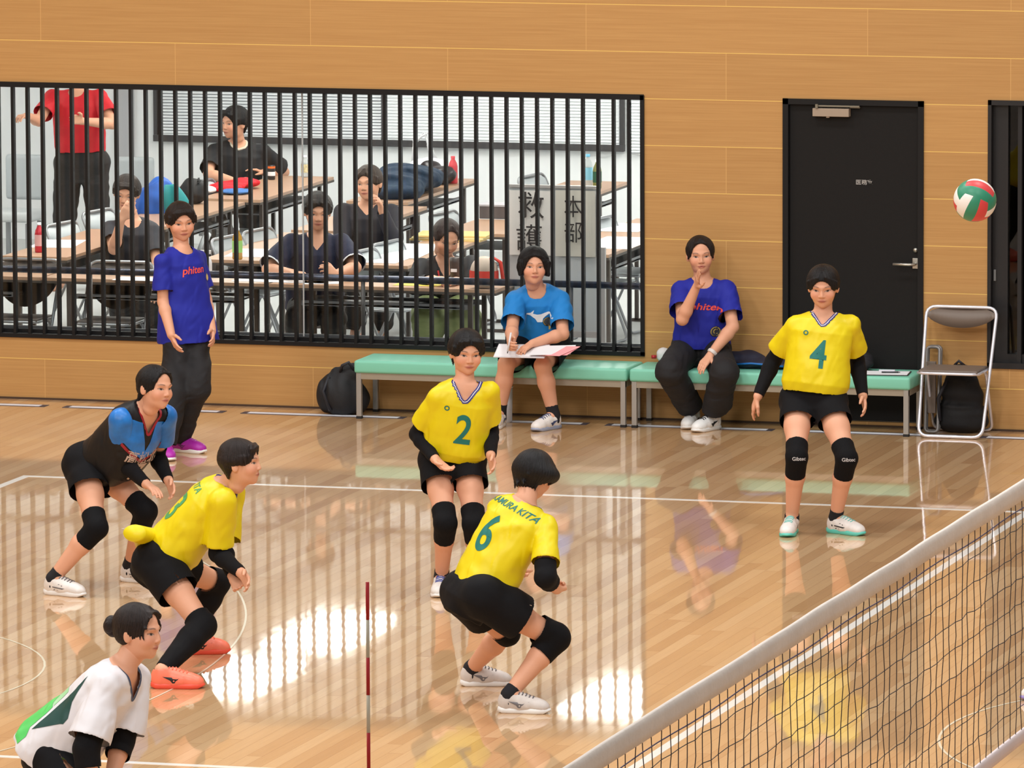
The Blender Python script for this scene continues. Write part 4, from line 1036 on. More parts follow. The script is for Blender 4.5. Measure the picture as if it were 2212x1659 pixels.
p.print_('3', .24, .56, -.085, mat('number_teal_pale', (70, 150, 90), .55), 'back', name='number', squash=.85); p.print_('KITA', .05, .85, -.075, mat('number_teal_pale', (70, 150, 90), .55), 'back', name='lettering')
bm = bmesh.new(); a = p.tp(.10)-p.front*.10; tl = on_y(292, 1152, -6.7)
tube(bm, [a, (a+tl)/2+UP*.012, tl, tl+(tl-a)*.06], .05, 18, radii=[(.075, .09), (.046, .062), (.044, .062), (.040, .058)]); obj('jersey_tail', bm, YEL, p.shirt_o, True)
p.shorts(BLK(), leg=.44, lr=(.112, .112), fold=.003)
p.arm_sleeve(0, a=.62, b=.92); p.arm_sleeve(1, a=.6, b=.9)
P_ = p.J
for i in (0, 1):
    k, a = P_['kn'][i], P_['an'][i]; hp = P_['hip'][i]
    p.wrap('leg_sleeve', [k+(hp-k)*.16, k, k+(a-k)*.3, k+(a-k)*.97], [.068, .069, .066, .042], BLK())
CORAL = mat('coral_upper', (255, 128, 100), .4); CSOLE = mat('coral_sole', (240, 84, 60), .4)
p.shoe(0, 'wing', CORAL, CSOLE, BLM, CORAL); p.shoe(1, 'wing', CORAL, CSOLE, BLM, CORAL)
# --- player in black and blue
p = Person('person in black and blue jersey crouching at the far corner of the court', -4.15, dict(
    hip=[(186, 1012, -.10), (214, 1004, .10)], neck=(318, 886, -.14), sh=[(262, 908, -.26), (356, 900, .0)], el=[(268, 1000, 'f'), (338, 984, 'f')], wr=[(316, 1046, 'n'), (364, 1038, 'n')],
    kn=[(206, 1140, 'n'), (313, 1104, 'n')], foot=[((185, 1290), 60), ((350, 1262), 60)],
    head=(336, 838, 'n'), face=(48, 2, 6), hand=[((342, 1062), 'n', -Up+Cm*.3, R_+Cm, .35), ((377, 1072), 'n', -R_+Cm*.7, Cm, .35)]), H=1.0)
p.build_body(hairstyle='ponytail', seed=8)
NBK = mat('jersey_black', (18, 17, 20), .5, spec=.3); BLU = mat('jersey_blue', (22, 110, 190), .4, var=.25, vscale=14); REDC = mat('jersey_red', (150, 20, 40), .5)
p.shirt(NBK, [(.10, .168, .145, .022), (.3, .172, .160, .042), (.6, .175, .155, .038), (.8, .176, .130, .014), (.92, .148, .090, -.004), (1.0, .085, .064, -.012)], neck='v', name='jersey', fold=.004, sleeve=.50)
p.vcollar([(REDC, .0, .016)])
p.print_(poly_bm([(-.14, .05), (-.055, .05), (0, -.075), (.055, .05), (.14, .05), (.15, -.055), (.0, -.115), (-.15, -.055)]), 0, .86, 0, BLU, name='chest_panel')
p.print_(poly_bm([(-.15, -.004), (0, -.062), (.15, -.004), (.15, -.020), (0, -.078), (-.15, -.020)]), 0, .745, 0, REDC, name='chest_stripe')
CREAM = mat('print_cream', (205, 180, 165), .6)
p.print_('高松北', .078, .63, .01, CREAM, name='lettering'); p.print_('7', .17, .44, .02, CREAM, name='number')
for i in (0, 1):
    sh, e = p.J['sh'][i], p.J['el'][i]
    F = Field(); c = sh+(e-sh)*.58; F.cone(p.J['neck']-p.U*.06+(sh-p.J['neck'])*.55, sh, .056, .062, .02); fcone(F, sh, c, .063, .079, .02)
    F.plane(p.J['neck']-p.U*.06+(sh-p.J['neck'])*.62, p.J['neck']-sh)
    mk('sleeve_panel', drop_discs(F.mesh(.005, disp=waves(7, 30, .004)), [(c, e-sh, .1)], .005), BLU, p.shirt_o)
p.shorts(BLK(), leg=.38, lr=(.106, .112), fold=.003)
for i in (0, 1): p.knee_pad(i); p.arm_sleeve(i, a=.76); p.sock(i, SOCK, .14)
p.shoe(0, 'stripes', WSH, SOLE, GREYM); p.shoe(1, 'stripes', WSH, SOLE, GREYM)
# --- standing in blue shirt
BLS = mat('royal_blue_shirt', (18, 30, 150), .75, bump=.018, bscale=7); DKP = mat('black_trousers', (24, 22, 25), .8, bump=.0008, bscale=200)
TROWS = [(.02, .178, .132, 0), (.25, .172, .126, .0), (.55, .168, .120, .004), (.8, .166, .110, .002), (.92, .142, .088, -.006), (1.0, .082, .064, -.012)]
p = Person('person standing in royal blue shirt and black trousers by the barred window', .85, dict(
    hip=[(384, 714, -.04), (424, 712, .04)], neck=(391, 535, .0), sh=[(351, 564, 'n'), (427, 558, 'f')], el=[(352, 652, 'c'), (446, 648, 'c')], wr=[(370, 724, 'n'), (458, 716, 'n')],
    kn=[(378, 846, 'n'), (424, 840, 'n')], foot=[((368, 998), 12), ((446, 980), 62)],
    head=(391, 479, 'n'), face=(16, 8, -3), hand=[((384, 757), 'n', R_, Cm, .3), ((462, 742), 'n', -R_, Cm, .4)]), H=1.0)
p.build_body(hairstyle='boy', seed=10, fat=.88, haircol=(32, 24, 22))
p.shirt(BLS, [(-.14, .214, .168, 0), (.02, .205, .155, 0), (.25, .190, .138, 0)]+TROWS[2:], neck='crew', vdepth=.012, fold=.006)
p.pants(DKP, r=(.102, .084, .070), end=.99)
OR = mat('print_orange', (240, 84, 70), .6)
p.print_('phiten', .062, .73, .0, OR, name='lettering', squash=1.05, shear=.25); p.print_(ring_bm(.0, .022), 0, .62, .12, mat('badge_gold', (190, 165, 90), .6), name='badge')
PUR = mat('purple_upper', (176, 40, 168), .45)
p.shoe(0, 'wing', PUR, SOLE, mat('purple_dark', (110, 30, 110), .5), PUR); p.shoe(1, 'wing', PUR, SOLE, mat('purple_dark', (110, 30, 110), .5), PUR)
# --- seated, light blue shirt, writing
LBS = mat('light_blue_shirt', (16, 124, 200), .75, bump=.018, bscale=7)
p = Person('person in light blue shirt sitting on the green bench writing on a clipboard', 2.95, dict(
    hip=[(1140, 745, .0), (1196, 748, .0)], neck=(1159, 621, -.14), sh=[(1114, 648, 'c'), (1210, 648, 'c')], el=[(1106, 712, 'n'), (1216, 722, 'n')], wr=[(1104, 742, 'n'), (1150, 742, 'n')],
    kn=[(1094, 786, 'n'), (1172, 790, 'n')], foot=[((1062, 930), -15), ((1150, 933), -42)], y=3.18,
    head=(1153, 577, 'n'), face=(6, -4, 2), hand=[((1100, 750), 'n', R_, Up, .8), ((1124, 758), 'n', -Up, R_*-1+Cm, .3)]), H=.98)
p.build_body(hairstyle='bob', seed=12)
p.shirt(LBS, [(.06, .176, .140, 0)]+TROWS[1:], neck='crew', vdepth=.016, fold=.006, sleeve=.78, sr=(.060, .078))
p.shorts(BLK(), leg=.78, lr=(.102, .090), waist=.34, rows=[(-.225, .10, .092, -.014), (-.17, .12, .10, -.02), (-.08, .160, .118, -.022), (.06, .162, .118, -.018), (.34, .150, .108, -.006)])
# running-bird style mark and round badge
WP = mat('print_white', (232, 236, 240), .6)
p.print_(poly_bm([(-.092, .012), (-.045, .018), (-.022, .034), (-.030, .012), (-.005, .006), (.02, .008), (.04, .014), (.098, .030), (.092, .022), (.045, -.008), (.030, -.022), (.026, -.044), (-.006, -.044), (-.018, -.022), (-.045, .000)]), 0, .66, .0, WP, name='logo')
p.print_(ring_bm(.0, .030), 0, .55, .058, mat('badge_black', (24, 24, 26), .6), name='badge'); p.print_(ring_bm(.024, .027), 0, .55, .058, mat('badge_gold', (190, 165, 60), .6), name='badge_ring'); p.print_('M', .042, .45, .075, mat('badge_gold', (190, 165, 60), .6), name='badge_letter')
p.print_(poly_bm([(-.01, -.014), (.02, .0), (-.01, .016)]), 0, .02, .1, CWH, name='mark') if False else None
for i in (0, 1): p.sock(i, SOCK, .2)
BWM = mat('navy_mark', (60, 72, 110), .5)
p.shoe(0, 'wing', WSH, SOLE, BWM); p.shoe(1, 'wing', WSH, mat('greyblue_sole', (150, 156, 176), .5), BWM)
SEATED1 = p
# --- seated, blue shirt, hand at the mouth
p = Person('seated person in dark blue shirt and black trousers, one hand cupped at the mouth', 3.0, dict(
    hip=[(1486, 752, .0), (1542, 754, .0)], neck=(1519, 603, -.06), sh=[(1471, 627, 'c'), (1569, 624, 'c')], el=[(1474, 690, 'n'), (1583, 706, 'n')], wr=[(1505, 618, 'n'), (1534, 768, 'n')],
    kn=[(1446, 800, 'n'), (1566, 806, 'n')], foot=[((1481, 929), -15), ((1497, 935), -40)], y=3.2,
    head=(1513, 552, 'n'), face=(2, 2, -2), hand=[((1508, 590), 'n', R_+Up*.2, R_*.6+Cm*.2, .12), ((1512, 795), 'n', -Up-Cm*.2, Cm, .35)]), H=1.0)
p.build_body(hairstyle='tied', seed=13, haircol=(28, 22, 22), mouth=.8)
p.shirt(BLS, [(.06, .180, .145, 0)]+TROWS[1:], neck='crew', vdepth=.012, fold=.006, sleeve=.72, sr=(.060, .078))
p.pants(DKP, r=(.104, .088, .086), end=.86, fold=.007, waist=.34)
p.print_('phiten', .058, .67, .025, OR, name='lettering', squash=1.4, shear=.3); p.print_(ring_bm(.0, .034), 0, .33, .085, mat('badge_dark', (28, 28, 40), .6), name='badge'); p.print_(ring_bm(.026, .031), 0, .33, .085, mat('badge_gold', (190, 165, 60)), name='badge_ring'); p.print_('C', .045, .33, .085, mat('badge_gold', (190, 165, 60)), name='badge_letter')
w, e = p.J['wr'][1], p.J['el'][1]; d = unit(w-e); p.wrap('watch', [w-d*.035, w-d*.012], [.034, .033], mat('watch_white', (214, 206, 200), .4), disp=0)
for i in (0, 1): p.sock(i, mat('white_sock', (214, 206, 200), .9), .2)
p.shoe(0, 'wing', mat('white_upper', (236, 234, 232), .4), SOLE, BLM, BLM); p.shoe(1, 'wing', mat('white_upper', (236, 234, 232), .4), SOLE, BLM, BLM)
# --- near player in white, cut by the lower edge
p = Person('person in white and green jersey with a hair bun leaning forward at the lower edge', -13.6, dict(
    hip=[(118, 1640, -.12), (130, 1620, .12)], neck=(272, 1440, .0), sh=[(230, 1484, -.14), (298, 1464, .13)], el=[(186, 1618, 'n'), (262, 1602, 'n')], wr=[(200, 1745, 'n'), (235, 1700, 'n')],
    kn=[(200, 1800, 'n'), (220, 1790, 'f')], foot=[((200, 1990), 80), ((290, 1962), 80)],
    head=(300, 1366, 'n'), face=(66, 2, 4), hand=[((215, 1790), 'n', R_, Cm, .4), ((245, 1750), 'n', -R_, Cm, .4)]), H=1.0)
p.build_body(hairstyle='bun', seed=14, haircol=(34, 24, 22))
WJ = mat('white_jersey', (222, 218, 222), .5, bump=.018, bscale=7); GRN = mat('jersey_green', (80, 200, 96), .5); DGR = mat('jersey_dark_green', (18, 66, 60), .5); LIM = mat('jersey_lime', (180, 205, 60), .5)
p.shirt(WJ, [(-.08, .212, .170, -.024), (.0, .212, .170, -.024), (.22, .200, .155, -.010), (.5, .186, .134, 0), (.78, .178, .118, 0), (.92, .150, .092, 0), (1.0, .085, .066, 0)], neck='v', name='jersey', fold=.006, sleeve=.84, sr=(.060, .090), vdepth=.09)
p.vcollar([(mat('collar_slate', (50, 66, 96), .6), .0, .013)])
sd = -p.lat
def side(name, poly, m, t, v=0):
    decal(name, None, poly_bm(*poly), p.tp(t)+p.front*v, -p.U, p.front*-1, sd, m, p.shirt_o, mesh=p.tree)
side('side_panel', [[(-.18, .06), (-.06, .035), (.0, .0), (.03, .0), (.04, .012), (.153, .103), (.06, .088), (0, .080), (-.08, .066)]], DGR, .45)
side('green_fade', [[(.03, .100), (.07, .103), (.155, .118), (.19, .100), (.24, .110), (.24, .20), (.10, .22), (.0, .21)]], GRN, .45)
side('pale_green_fade', [[(-.06, .092), (.025, .100), (-.005, .21), (-.10, .19)]], mat('jersey_pale_green', (160, 212, 160), .5), .45)
side('front_green', [[(.05, -.125), (.22, -.045), (.26, -.10), (.20, -.17), (.06, -.16)]], mat('jersey_mid_green', (130, 190, 110), .5), .45)
side('front_lime', [[(-.03, -.13), (.03, -.115), (.10, -.12), (.05, -.16), (-.03, -.16)]], LIM, .45)
p.shorts(BLK(), leg=.4, lr=(.108, .112))
side2 = None
for i in (0, 1): p.arm_sleeve(i, a=.74 if i == 0 else .6, b=.32, name='elbow_pad', r=.013); p.knee_pad(i); p.sock(i, SOCK, .14)
p.shoe(0, 'wing', WSH, SOLE, GREYM); p.shoe(1, 'wing', WSH, SOLE, GREYM)
print('cast built in %.1f s' % (time.time()-T0))
# ================================================================== benches, chair, bags in the hall
GREEN = mat('mint_vinyl', (126, 200, 174), .42, bump=.0012, bscale=9, spec=.4); RAIL = mat('bench_rail', (150, 138, 120), .5); LEG = mat('bench_leg', (168, 164, 158), .35, .5); FOOT = mat('rubber', (30, 28, 28), .8)
def bench(x0, x1, lab):
    y0, y1 = 2.965, 3.365; t = thing('bench', lab, 'bench', ((x0+x1)/2, 3.17, 0), 'green padded benches')
    obj('cushion', boxes(((x0, y0, .288), (x1, y1, .368)), bev=.018), GREEN, t, True)
    obj('seat_frame', boxes(((x0+.012, y0+.012, .250), (x1-.012, y0+.036, .290)), ((x0+.012, y1-.036, .250), (x1-.012, y1-.012, .290)), ((x0+.012, y0+.036, .250), (x0+.036, y1-.036, .290)), ((x1-.036, y0+.036, .250), (x1-.012, y1-.036, .290))), RAIL, t)
    for x in (x0+.012, x1-.044):
        for y in (y0+.010, y1-.042):
            l = obj('leg', boxes(((x, y, .012), (x+.032, y+.032, .288)), bev=.003), LEG, t)
            obj('foot_cap', boxes(((x-.001, y-.001, 0), (x+.033, y+.033, .016))), FOOT, l)
    return t
bench(1.072, 2.842, 'mint green padded bench below the barred window'); bench(2.858, 4.640, 'mint green padded bench reaching in front of the dark door')
SEATG = mat('chair_vinyl_brown', (112, 98, 88), .5, bump=.0004, bscale=300); ALU = mat('chair_tube', (226, 225, 234), .32, .55)
def pipe_chair(label, x, y, rz, seatm, group=None, name='folding_chair', d=.36, tubem=None, bh=.125):
    """y: front feet; the chair faces -y before turning"""
    tubem = tubem or ALU
    t = thing(name, label, 'chair', (x, y, 0), group, rz)
    Rz = Matrix.Translation((x, y, 0)) @ Matrix.Rotation(rz, 4, 'Z')
    def put(nm, bm, m, smooth=True): bm.transform(Rz); return obj(nm, bm, m, t, smooth)
    k = lambda z: .03+(d-.03)*z/.775              # leaning front loop
    bm = bmesh.new(); w0, w1 = .200, .222
    tube(bm, round_path([(-w0, k(.012), .012), (w0, k(.012), .012), (w1, k(.775), .775), (-w1, k(.775), .775)], .065), .0105, 10, closed=True); put('front_frame', bm, tubem)
    bm = bmesh.new(); tube(bm, round_path([(-.185, .40, .011), (.185, .40, .011), (.185, .20, .41), (-.185, .20, .41)], .05), .0095, 8, closed=True); put('rear_frame', bm, tubem)
    bm = bmesh.new(); box(bm, (-.185, -.03, .405), (.185, .27, .428), .010); put('seat', bm, seatm)
    bm = bmesh.new(); tube(bm, [(-.19, .26, .408), (-.19, -.015, .408), (-.15, -.04, .408), (.15, -.04, .408), (.19, -.015, .408), (.19, .26, .408)], .009, 8); put('seat_rim', bm, tubem)
    bm = bmesh.new(); n = 16; g = []
    for i in range(n+1):
        u = -1+2*i/n; xx = u*w1*.97; zl = .775-bh*math.sqrt(max(0, 1-.80*u*u)) ; zt = .766-.03*abs(u)**6
        g.append([(xx, k(zz)+.018*(1-u*u)+o, zz) for o in (-.006, .010) for zz in (zl, zt)])
    vs = [[bm.verts.new(p) for p in r] for r in g]
    for a, b in zip(vs, vs[1:]):
        for q in ((0, 1), (3, 2), (1, 3), (2, 0)): bm.faces.new((a[q[0]], b[q[0]], b[q[1]], a[q[1]]))
    bm.faces.new((vs[0][0], vs[0][2], vs[0][3], vs[0][1])); bm.faces.new((vs[-1][1], vs[-1][3], vs[-1][2], vs[-1][0]))
    put('backrest', bm, seatm); return t
pipe_chair('brown-grey folding chair with bright tube frame standing right of the benches', 4.893, 2.925, 0, SEATG)
def solid(name, label, cat, F, m, h=.007, disp=None, group=None, smooth=1):
    cq = F.mesh(h, disp=disp, smooth=smooth); lo, hi = F.bounds(); o = thing(name, label, cat, ((lo[0]+hi[0])/2, (lo[1]+hi[1])/2, max(0, lo[2])), group); b = mk('body', cq, m, o); return o, cq
BAGM = mat('bag_black', (22, 22, 26), .7, bump=.0012, bscale=60)
F = Field(); F.ell((.90, 3.20, .13), (.135, .12, .145), k=.05).ell((.94, 3.2, .10), (.17, .12, .13), k=.05).ell((.98, 3.2, .26), (.09, .07, .07), k=.04); F.plane((0, 0, .004), (0, 0, -1))
o, cq = solid('sports_bag', 'slouching black sports bag on the floor at the left end of the benches', 'bag', F, BAGM, disp=waves(3, 28, .012), h=.008)
bm = bmesh.new(); tube(bm, [(.93, 3.14, .27), (.95, 3.11, .315), (.99, 3.12, .335), (1.02, 3.15, .28)], .010, 8); tube(bm, [(.86, 3.12, .24), (.83, 3.09, .15), (.88, 3.08, .03)], .012, 8); obj('strap', bm, mat('strap_black', (34, 34, 42), .6), o, True)
F = Field(); F.ell((4.90, 3.27, .20), (.135, .085, .20), k=.05).ell((4.90, 3.27, .08), (.17, .09, .09), k=.05).ell((4.89, 3.28, .37), (.07, .055, .055), k=.04); F.plane((0, 0, .004), (0, 0, -1))
o, cq = solid('backpack', 'black backpack propped on the floor behind the folding chair', 'bag', F, mat('backpack_black', (16, 15, 18), .75, bump=.001, bscale=70), disp=waves(5, 30, .010), h=.008)
bm = bmesh.new(); tube(bm, [(4.82, 3.19, .33), (4.77, 3.17, .22), (4.78, 3.18, .08)], .011, 8); tube(bm, [(4.86, 3.23, .42), (4.89, 3.21, .45), (4.92, 3.23, .42)], .009, 8); obj('strap', bm, mat('strap_black', (34, 34, 42), .6), o, True)
t = thing('waste_bin', 'white cylindrical bin under the bench beside the person in light blue', 'bin', (2.02, 3.05, 0)); bm = bmesh.new(); lathe(bm, [(.052, 0), (.056, .01), (.060, .22), (.055, .222), (.050, .02), (.0001, .015)], (2.02, 3.05, 0), 24, cap=False); obj('body', bm, mat('white_plastic', (224, 222, 226), .4), t, True)
bm = bmesh.new(); tube(bm, [(2.02+.060*math.cos(a), 3.05+.060*math.sin(a), .220) for a in np.linspace(0, 2*PI, 25)[:-1]], .0035, 6, closed=True); obj('rim', bm, mat('white_plastic_rim', (236, 236, 238), .4), t, True)
# things on the right bench
F = Field(); F.ell((3.62, 3.22, .400), (.17, .10, .035), k=.03).ell((3.52, 3.25, .43), (.13, .08, .035), k=.03).ell((3.78, 3.22, .395), (.10, .09, .028), k=.03)
o, cq = solid('jacket', 'crumpled dark navy jacket with a bright blue edge on the bench', 'clothing', F, mat('jacket_navy', (24, 30, 52), .6, bump=.001, bscale=60), disp=waves(8, 40, .009), h=.006)
bm = bmesh.new(); tube(bm, [(3.50, 3.115, .398), (3.60, 3.105, .408), (3.70, 3.11, .402), (3.80, 3.13, .392)], .006, 8); obj('piping', bm, mat('bright_blue', (28, 110, 190), .5), o, True)
F = Field(); F.ell((4.25, 3.24, .425), (.10, .08, .065), k=.03).ell((4.12, 3.22, .40), (.09, .07, .04), k=.03)
o, cq = solid('pouch', 'soft black bag on the bench behind the person with number 4', 'bag', F, mat('pouch_black', (22, 20, 26), .7), disp=waves(9, 40, .008), h=.006)
def board(name, label, cat, c, w, d, rz, papers, z, clip=True, basem=None, tilt=0.0):
    t = thing(name, label, cat, (c[0], c[1], z), None, 0); Rz = Matrix.Translation((c[0], c[1], z)) @ Matrix.Rotation(rz, 4, 'Z')
    Rz = Rz @ Matrix.Rotation(tilt, 4, 'X'); bm = boxes(((-w/2, -d/2, 0), (w/2, d/2, .004)), bev=.001); bm.transform(Rz); obj('base_board', bm, basem or mat('board_dark', (60, 52, 50), .5), t)
    bm = boxes(((-w/2+.008, -d/2+.008, .0045), (w/2-.008, d/2-.02, .0055))); bm.transform(Rz); obj('paper', bm, papers, t)
    if clip:
        bm = boxes(((-.05, d/2-.03, .004), (.05, d/2-.006, .014)), bev=.002); bm.transform(Rz); obj('clip', bm, ALU, t)
    return t
PAP = mat('paper_white', (236, 236, 240), .8)
board('clipboard', 'clipboard with white paper lying at the right end of the bench', 'clipboard', (4.45, 3.12), .30, .21, .12, PAP, .369)
def pen(lab, a, b, m, r=.0045):
    t = thing('pen', lab, 'pen', tuple(V(*a)*.5+V(*b)*.5)); bm = bmesh.new(); tube(bm, [a, b], r, 8); obj('barrel', bm, m, t, True)
    d = unit(V(*b)-V(*a)); bm = bmesh.new(); tube(bm, [b, tuple(V(*b)+d*.012)], r*.5, 8); obj('tip', bm, BLM, t, True)
pen('dark pen lying across the clipboard on the bench', (4.43, 3.10, .380), (4.53, 3.12, .380), mat('pen_dark', (40, 42, 48), .4))
F = Field(); F.ell((2.99, 3.30, .418), (.045, .04, .05), k=.02)
o, cq = solid('drink_pouch', 'small white and red pouch on the bench behind the person in dark blue', 'pouch', F, mat('white_pouch', (226, 224, 224), .5), disp=waves(4, 60, .004), h=.004)
bm = bmesh.new(); lathe(bm, [(.0001, 0), (.016, 0), (.016, .02), (.0001, .02)], (2.935, 3.27, .40), 14, cap=False); obj('cap', bm, mat('red_plastic', (180, 20, 34), .4), o, True)
# the seated writer's board, papers and pen
J1 = SEATED1.J; zc = min(J1['wr'][0][2], J1['wr'][1][2])-.045
cc = (J1['wr'][0]+J1['wr'][1])/2+V(.03, .05, 0)
board('writing_board', 'white sheet on a thin board held across the lap of the person in light blue', 'clipboard', (cc[0]-.04, cc[1]-.02), .32, .20, .1, PAP, zc, False, mat('board_white', (222, 220, 224), .5), .30)
PINK = mat('pink_paper', (244, 168, 172), .8)
t = thing('paper_sheaf', 'pink and white papers fanned over the lap of the person in light blue', 'papers', (cc[0]+.15, cc[1], zc+.01))
for nm, a, z, m, w in (('pink_sheet', -.25, .010, PINK, .30), ('white_sheet', .05, .013, PAP, .26), ('pink_sheet', -.5, .007, PINK, .28)):
    bm = boxes(((-w/2, -.085, 0), (w/2, .085, .0012))); bm.transform(Matrix.Translation((cc[0]+.16, cc[1]-.02, zc+z)) @ Matrix.Rotation(a, 4, 'Z') @ Matrix.Rotation(.22, 4, 'X') @ Matrix.Rotation(-.05, 4, 'Y')); obj(nm, bm, m, t)
hd = on_y(1100, 748, J1['wr'][0][1]-.08); pen('white pen held upright in the writing hand', tuple(hd+V(.012, 0, .085)), tuple(hd+V(-.004, -.02, -.03)), mat('pen_white', (225, 225, 230), .3), .006)
# lone shoe at the right edge and a folded chair
t = thing('sports_shoe', 'white shoe with purple trim at the right edge, seen through the net', 'shoe', (7.32, -6.10, 0)); q = on_z(2200, 1512)
shoe('s', q+V(.26, .06, 0), q, t, 'wing', WSH, mat('purple_sole', (150, 130, 190), .5), mat('purple_dark', (110, 30, 110), .5))
t = thing('folded_chair', 'folded tube chair leaning on the wall between bench and folding chair', 'chair', (4.70, 3.3, 0))
for nm, y, w in (('front_frame', 3.26, .02), ('rear_frame', 3.30, .018)):
    bm = bmesh.new(); tube(bm, round_path([(4.69, y-.10, .012), (4.77, y-.10, .012), (4.75, y+.04, .52), (4.67, y+.04, .52)], .025), .010, 8, closed=True); obj(nm, bm, mat('chair_tube_dull', (132, 128, 126), .4, .4), t, True)
bm = boxes(((4.685, 3.21, .12), (4.745, 3.235, .44)), bev=.004); obj('seat', bm, SEATG, t)
# volleyball in flight
bc = V(7.00, -5.8, 2.37)
t = thing('volleyball', 'red, white and green volleyball in the air before the dark window', 'ball', tuple(bc))
BRt = Matrix.Rotation(.5, 3, 'X') @ Matrix.Rotation(.45, 3, 'Y')
cols = [mat('ball_red', (206, 60, 62), .45), mat('ball_white', (232, 226, 220), .45), mat('ball_green', (40, 128, 96), .45)]
bmR = [bmesh.new() for _ in range(3)]; n = 18
for ax_ in range(3):
    for sg_ in (-1, 1):
        a, b = (ax_+1) % 3, (ax_+2) % 3
        for i in range(n):
            for j in range(n):
                vs = []
                for di, dj in ((0, 0), (1, 0), (1, 1), (0, 1)):
                    p = [0, 0, 0]; p[ax_] = sg_; p[a] = math.tan((-1+2*(i+di)/n)*PI/4); p[b] = math.tan((-1+2*(j+dj)/n)*PI/4); v = Vector(p).normalized()
                    f = min(abs(((j+dj)*3/n) % 1), 1-abs(((j+dj)*3/n) % 1)); g = .0012 if (j+dj) % 6 == 0 or (i+di) in (0, n) else 0
                    vs.append(v*(.105-g))
                bmx = bmR[(j*3//n+ax_) % 3]; q = [bmx.verts.new(BRt @ v+Vector(bc)) for v in (vs if sg_ > 0 else vs[::-1])]; bmx.faces.new(q)
for bmx, m, nm in zip(bmR, cols, ('red_panels', 'white_panels', 'green_panels')):
    bmesh.ops.remove_doubles(bmx, verts=bmx.verts, dist=.0003); obj(nm, bmx, m, t, True)
# ================================================================== furniture of the room behind the window
TOP = mat('table_top', (178, 142, 116), .35, var=.03, vscale=3, spec=.5); TEDGE = mat('table_edge', (74, 66, 60), .5); TLEG = mat('table_leg', (84, 76, 72), .4, .3); TSH = mat('table_shelf', (120, 122, 126), .4, .3)
def table(label, x0, x1, y0, y1, along, group='folding tables of the meeting room'):
    t = thing('folding_table', label, 'table', ((x0+x1)/2, (y0+y1)/2, 0), group)
    obj('tabletop', boxes(((x0, y0, .676), (x1, y1, .700)), bev=.003), TOP, t); obj('edge_band', boxes(((x0-.002, y0-.002, .662), (x1+.002, y1+.002, .678))), TEDGE, t)
    a, b = (x0, x1) if along == 'x' else (y0, y1); c, d = (y0, y1) if along == 'x' else (x0, x1)
    def bx(u0, u1, v0, v1, z0, z1): return ((u0, v0, z0), (u1, v1, z1)) if along == 'x' else ((v0, u0, z0), (v1, u1, z1))
    obj('under_shelf', boxes(bx(a+.22, b-.22, c+.05, d-.05, .565, .575), bx(a+.2, b-.2, c+.05, c+.07, .560, .592), bx(a+.2, b-.2, d-.07, d-.05, .560, .592)), TSH, t)
    for u in (a+.17, b-.20):
        for v in (c+.04, d-.065): obj('leg', boxes(bx(u, u+.03, v, v+.025, .012, .662)), TLEG, t)
        obj('foot_bar', boxes(bx(u, u+.03, c+.02, d-.02, 0, .022)), TLEG, t)
    return t
table('brown folding table along the barred window, left end', -2.9, -1.42, 4.13, 4.55, 'x'); table('brown folding table along the window behind the blue-shirted stander', -1.40, .12, 4.13, 4.55, 'x'); table('brown folding table the two people by the window lean on', .14, 1.66, 4.13, 4.55, 'x')
A = (-2.115, -1.66); B = (-.75, -.30); Cc_ = (.34, .70)
table('brown table carrying the red bottle and white papers', *A, 5.31, 7.08, 'y'); table('brown table behind the one with the red bottle', *A, 7.35, 9.1, 'y'); table('brown table with folded red and blue cloth', A[0]+.05, A[1]+.06, 9.27, 11.02, 'y')
table('brown table with the green tea bottle in the middle of the room', *B, 5.42, 7.18, 'y'); table('brown table half hidden behind the woman resting her chin', *B, 7.35, 9.10, 'y'); table('brown table heaped with dark blue bag and red flask', -.98, -.52, 9.35, 11.12, 'y')
table('brown table covered with printed white sheets', *Cc_, 5.35, 7.2, 'y'); table('brown table carrying yellow folders', .29, .76, 7.42, 8.35, 'y')
table('brown table with two drink bottles at the back right', .16, .61, 10.4, 11.17, 'y'); table('brown table with papers at the right end of the window', 1.36, 1.80, 6.33, 8.65, 'y')
CHG = mat('chair_grey', (176, 182, 186), .5); CHT = mat('chair_tube_grey', (150, 152, 156), .3, .6)
ch = [(-2.199, 6.695, 'grey folding chair left of the table with the red bottle'), (-2.239, 7.553, 'grey folding chair behind the table with the red bottle'), (-.81, 6.10, 'grey folding chair beside the green tea bottle table, nearer one'), (-.753, 6.60, 'grey folding chair beside the green tea bottle table, farther one'),
      (-2.216, 9.73, 'grey folding chair behind the folded red cloth'), (.33, 5.50, 'grey folding chair left of the printed sheets, nearer one'), (.335, 6.05, 'grey folding chair left of the printed sheets, farther one'), (.14, 8.0, 'grey folding chair beside the yellow folders'),
      (.0, 10.7, 'grey folding chair left of the sign boards, at the back'), (1.30, 7.9, 'grey folding chair seen beside the right sign board'), (1.30, 7.2, 'grey folding chair hidden by the right sign board')]
for x, y, lab in ch: pipe_chair(lab, x+.355, y-.06, math.radians(80), CHG, 'grey folding chairs of the meeting room', tubem=CHT, bh=.20)
for x, y, a, lab in ((-1.62, 4.12, 0, 'folding chair with shade-painted back pushed under the window table at the left'), (-.98, 4.12, 0, 'folding chair with shade-painted back pushed under the window table beside the blue stander')): pipe_chair(lab, x, y, math.radians(a), mat('chair_vinyl_shaded', (74, 66, 62), .6), 'shade-painted folding chairs', tubem=CHT, bh=.30)  # shade under the table is put into the vinyl colour
for x, y, a, lab in ((-1.35, 6.2, -70, 'grey folding chair under the person covering the face'),): pipe_chair(lab, x, y, math.radians(a), CHG, 'grey folding chairs of the meeting room', tubem=CHT, bh=.20)
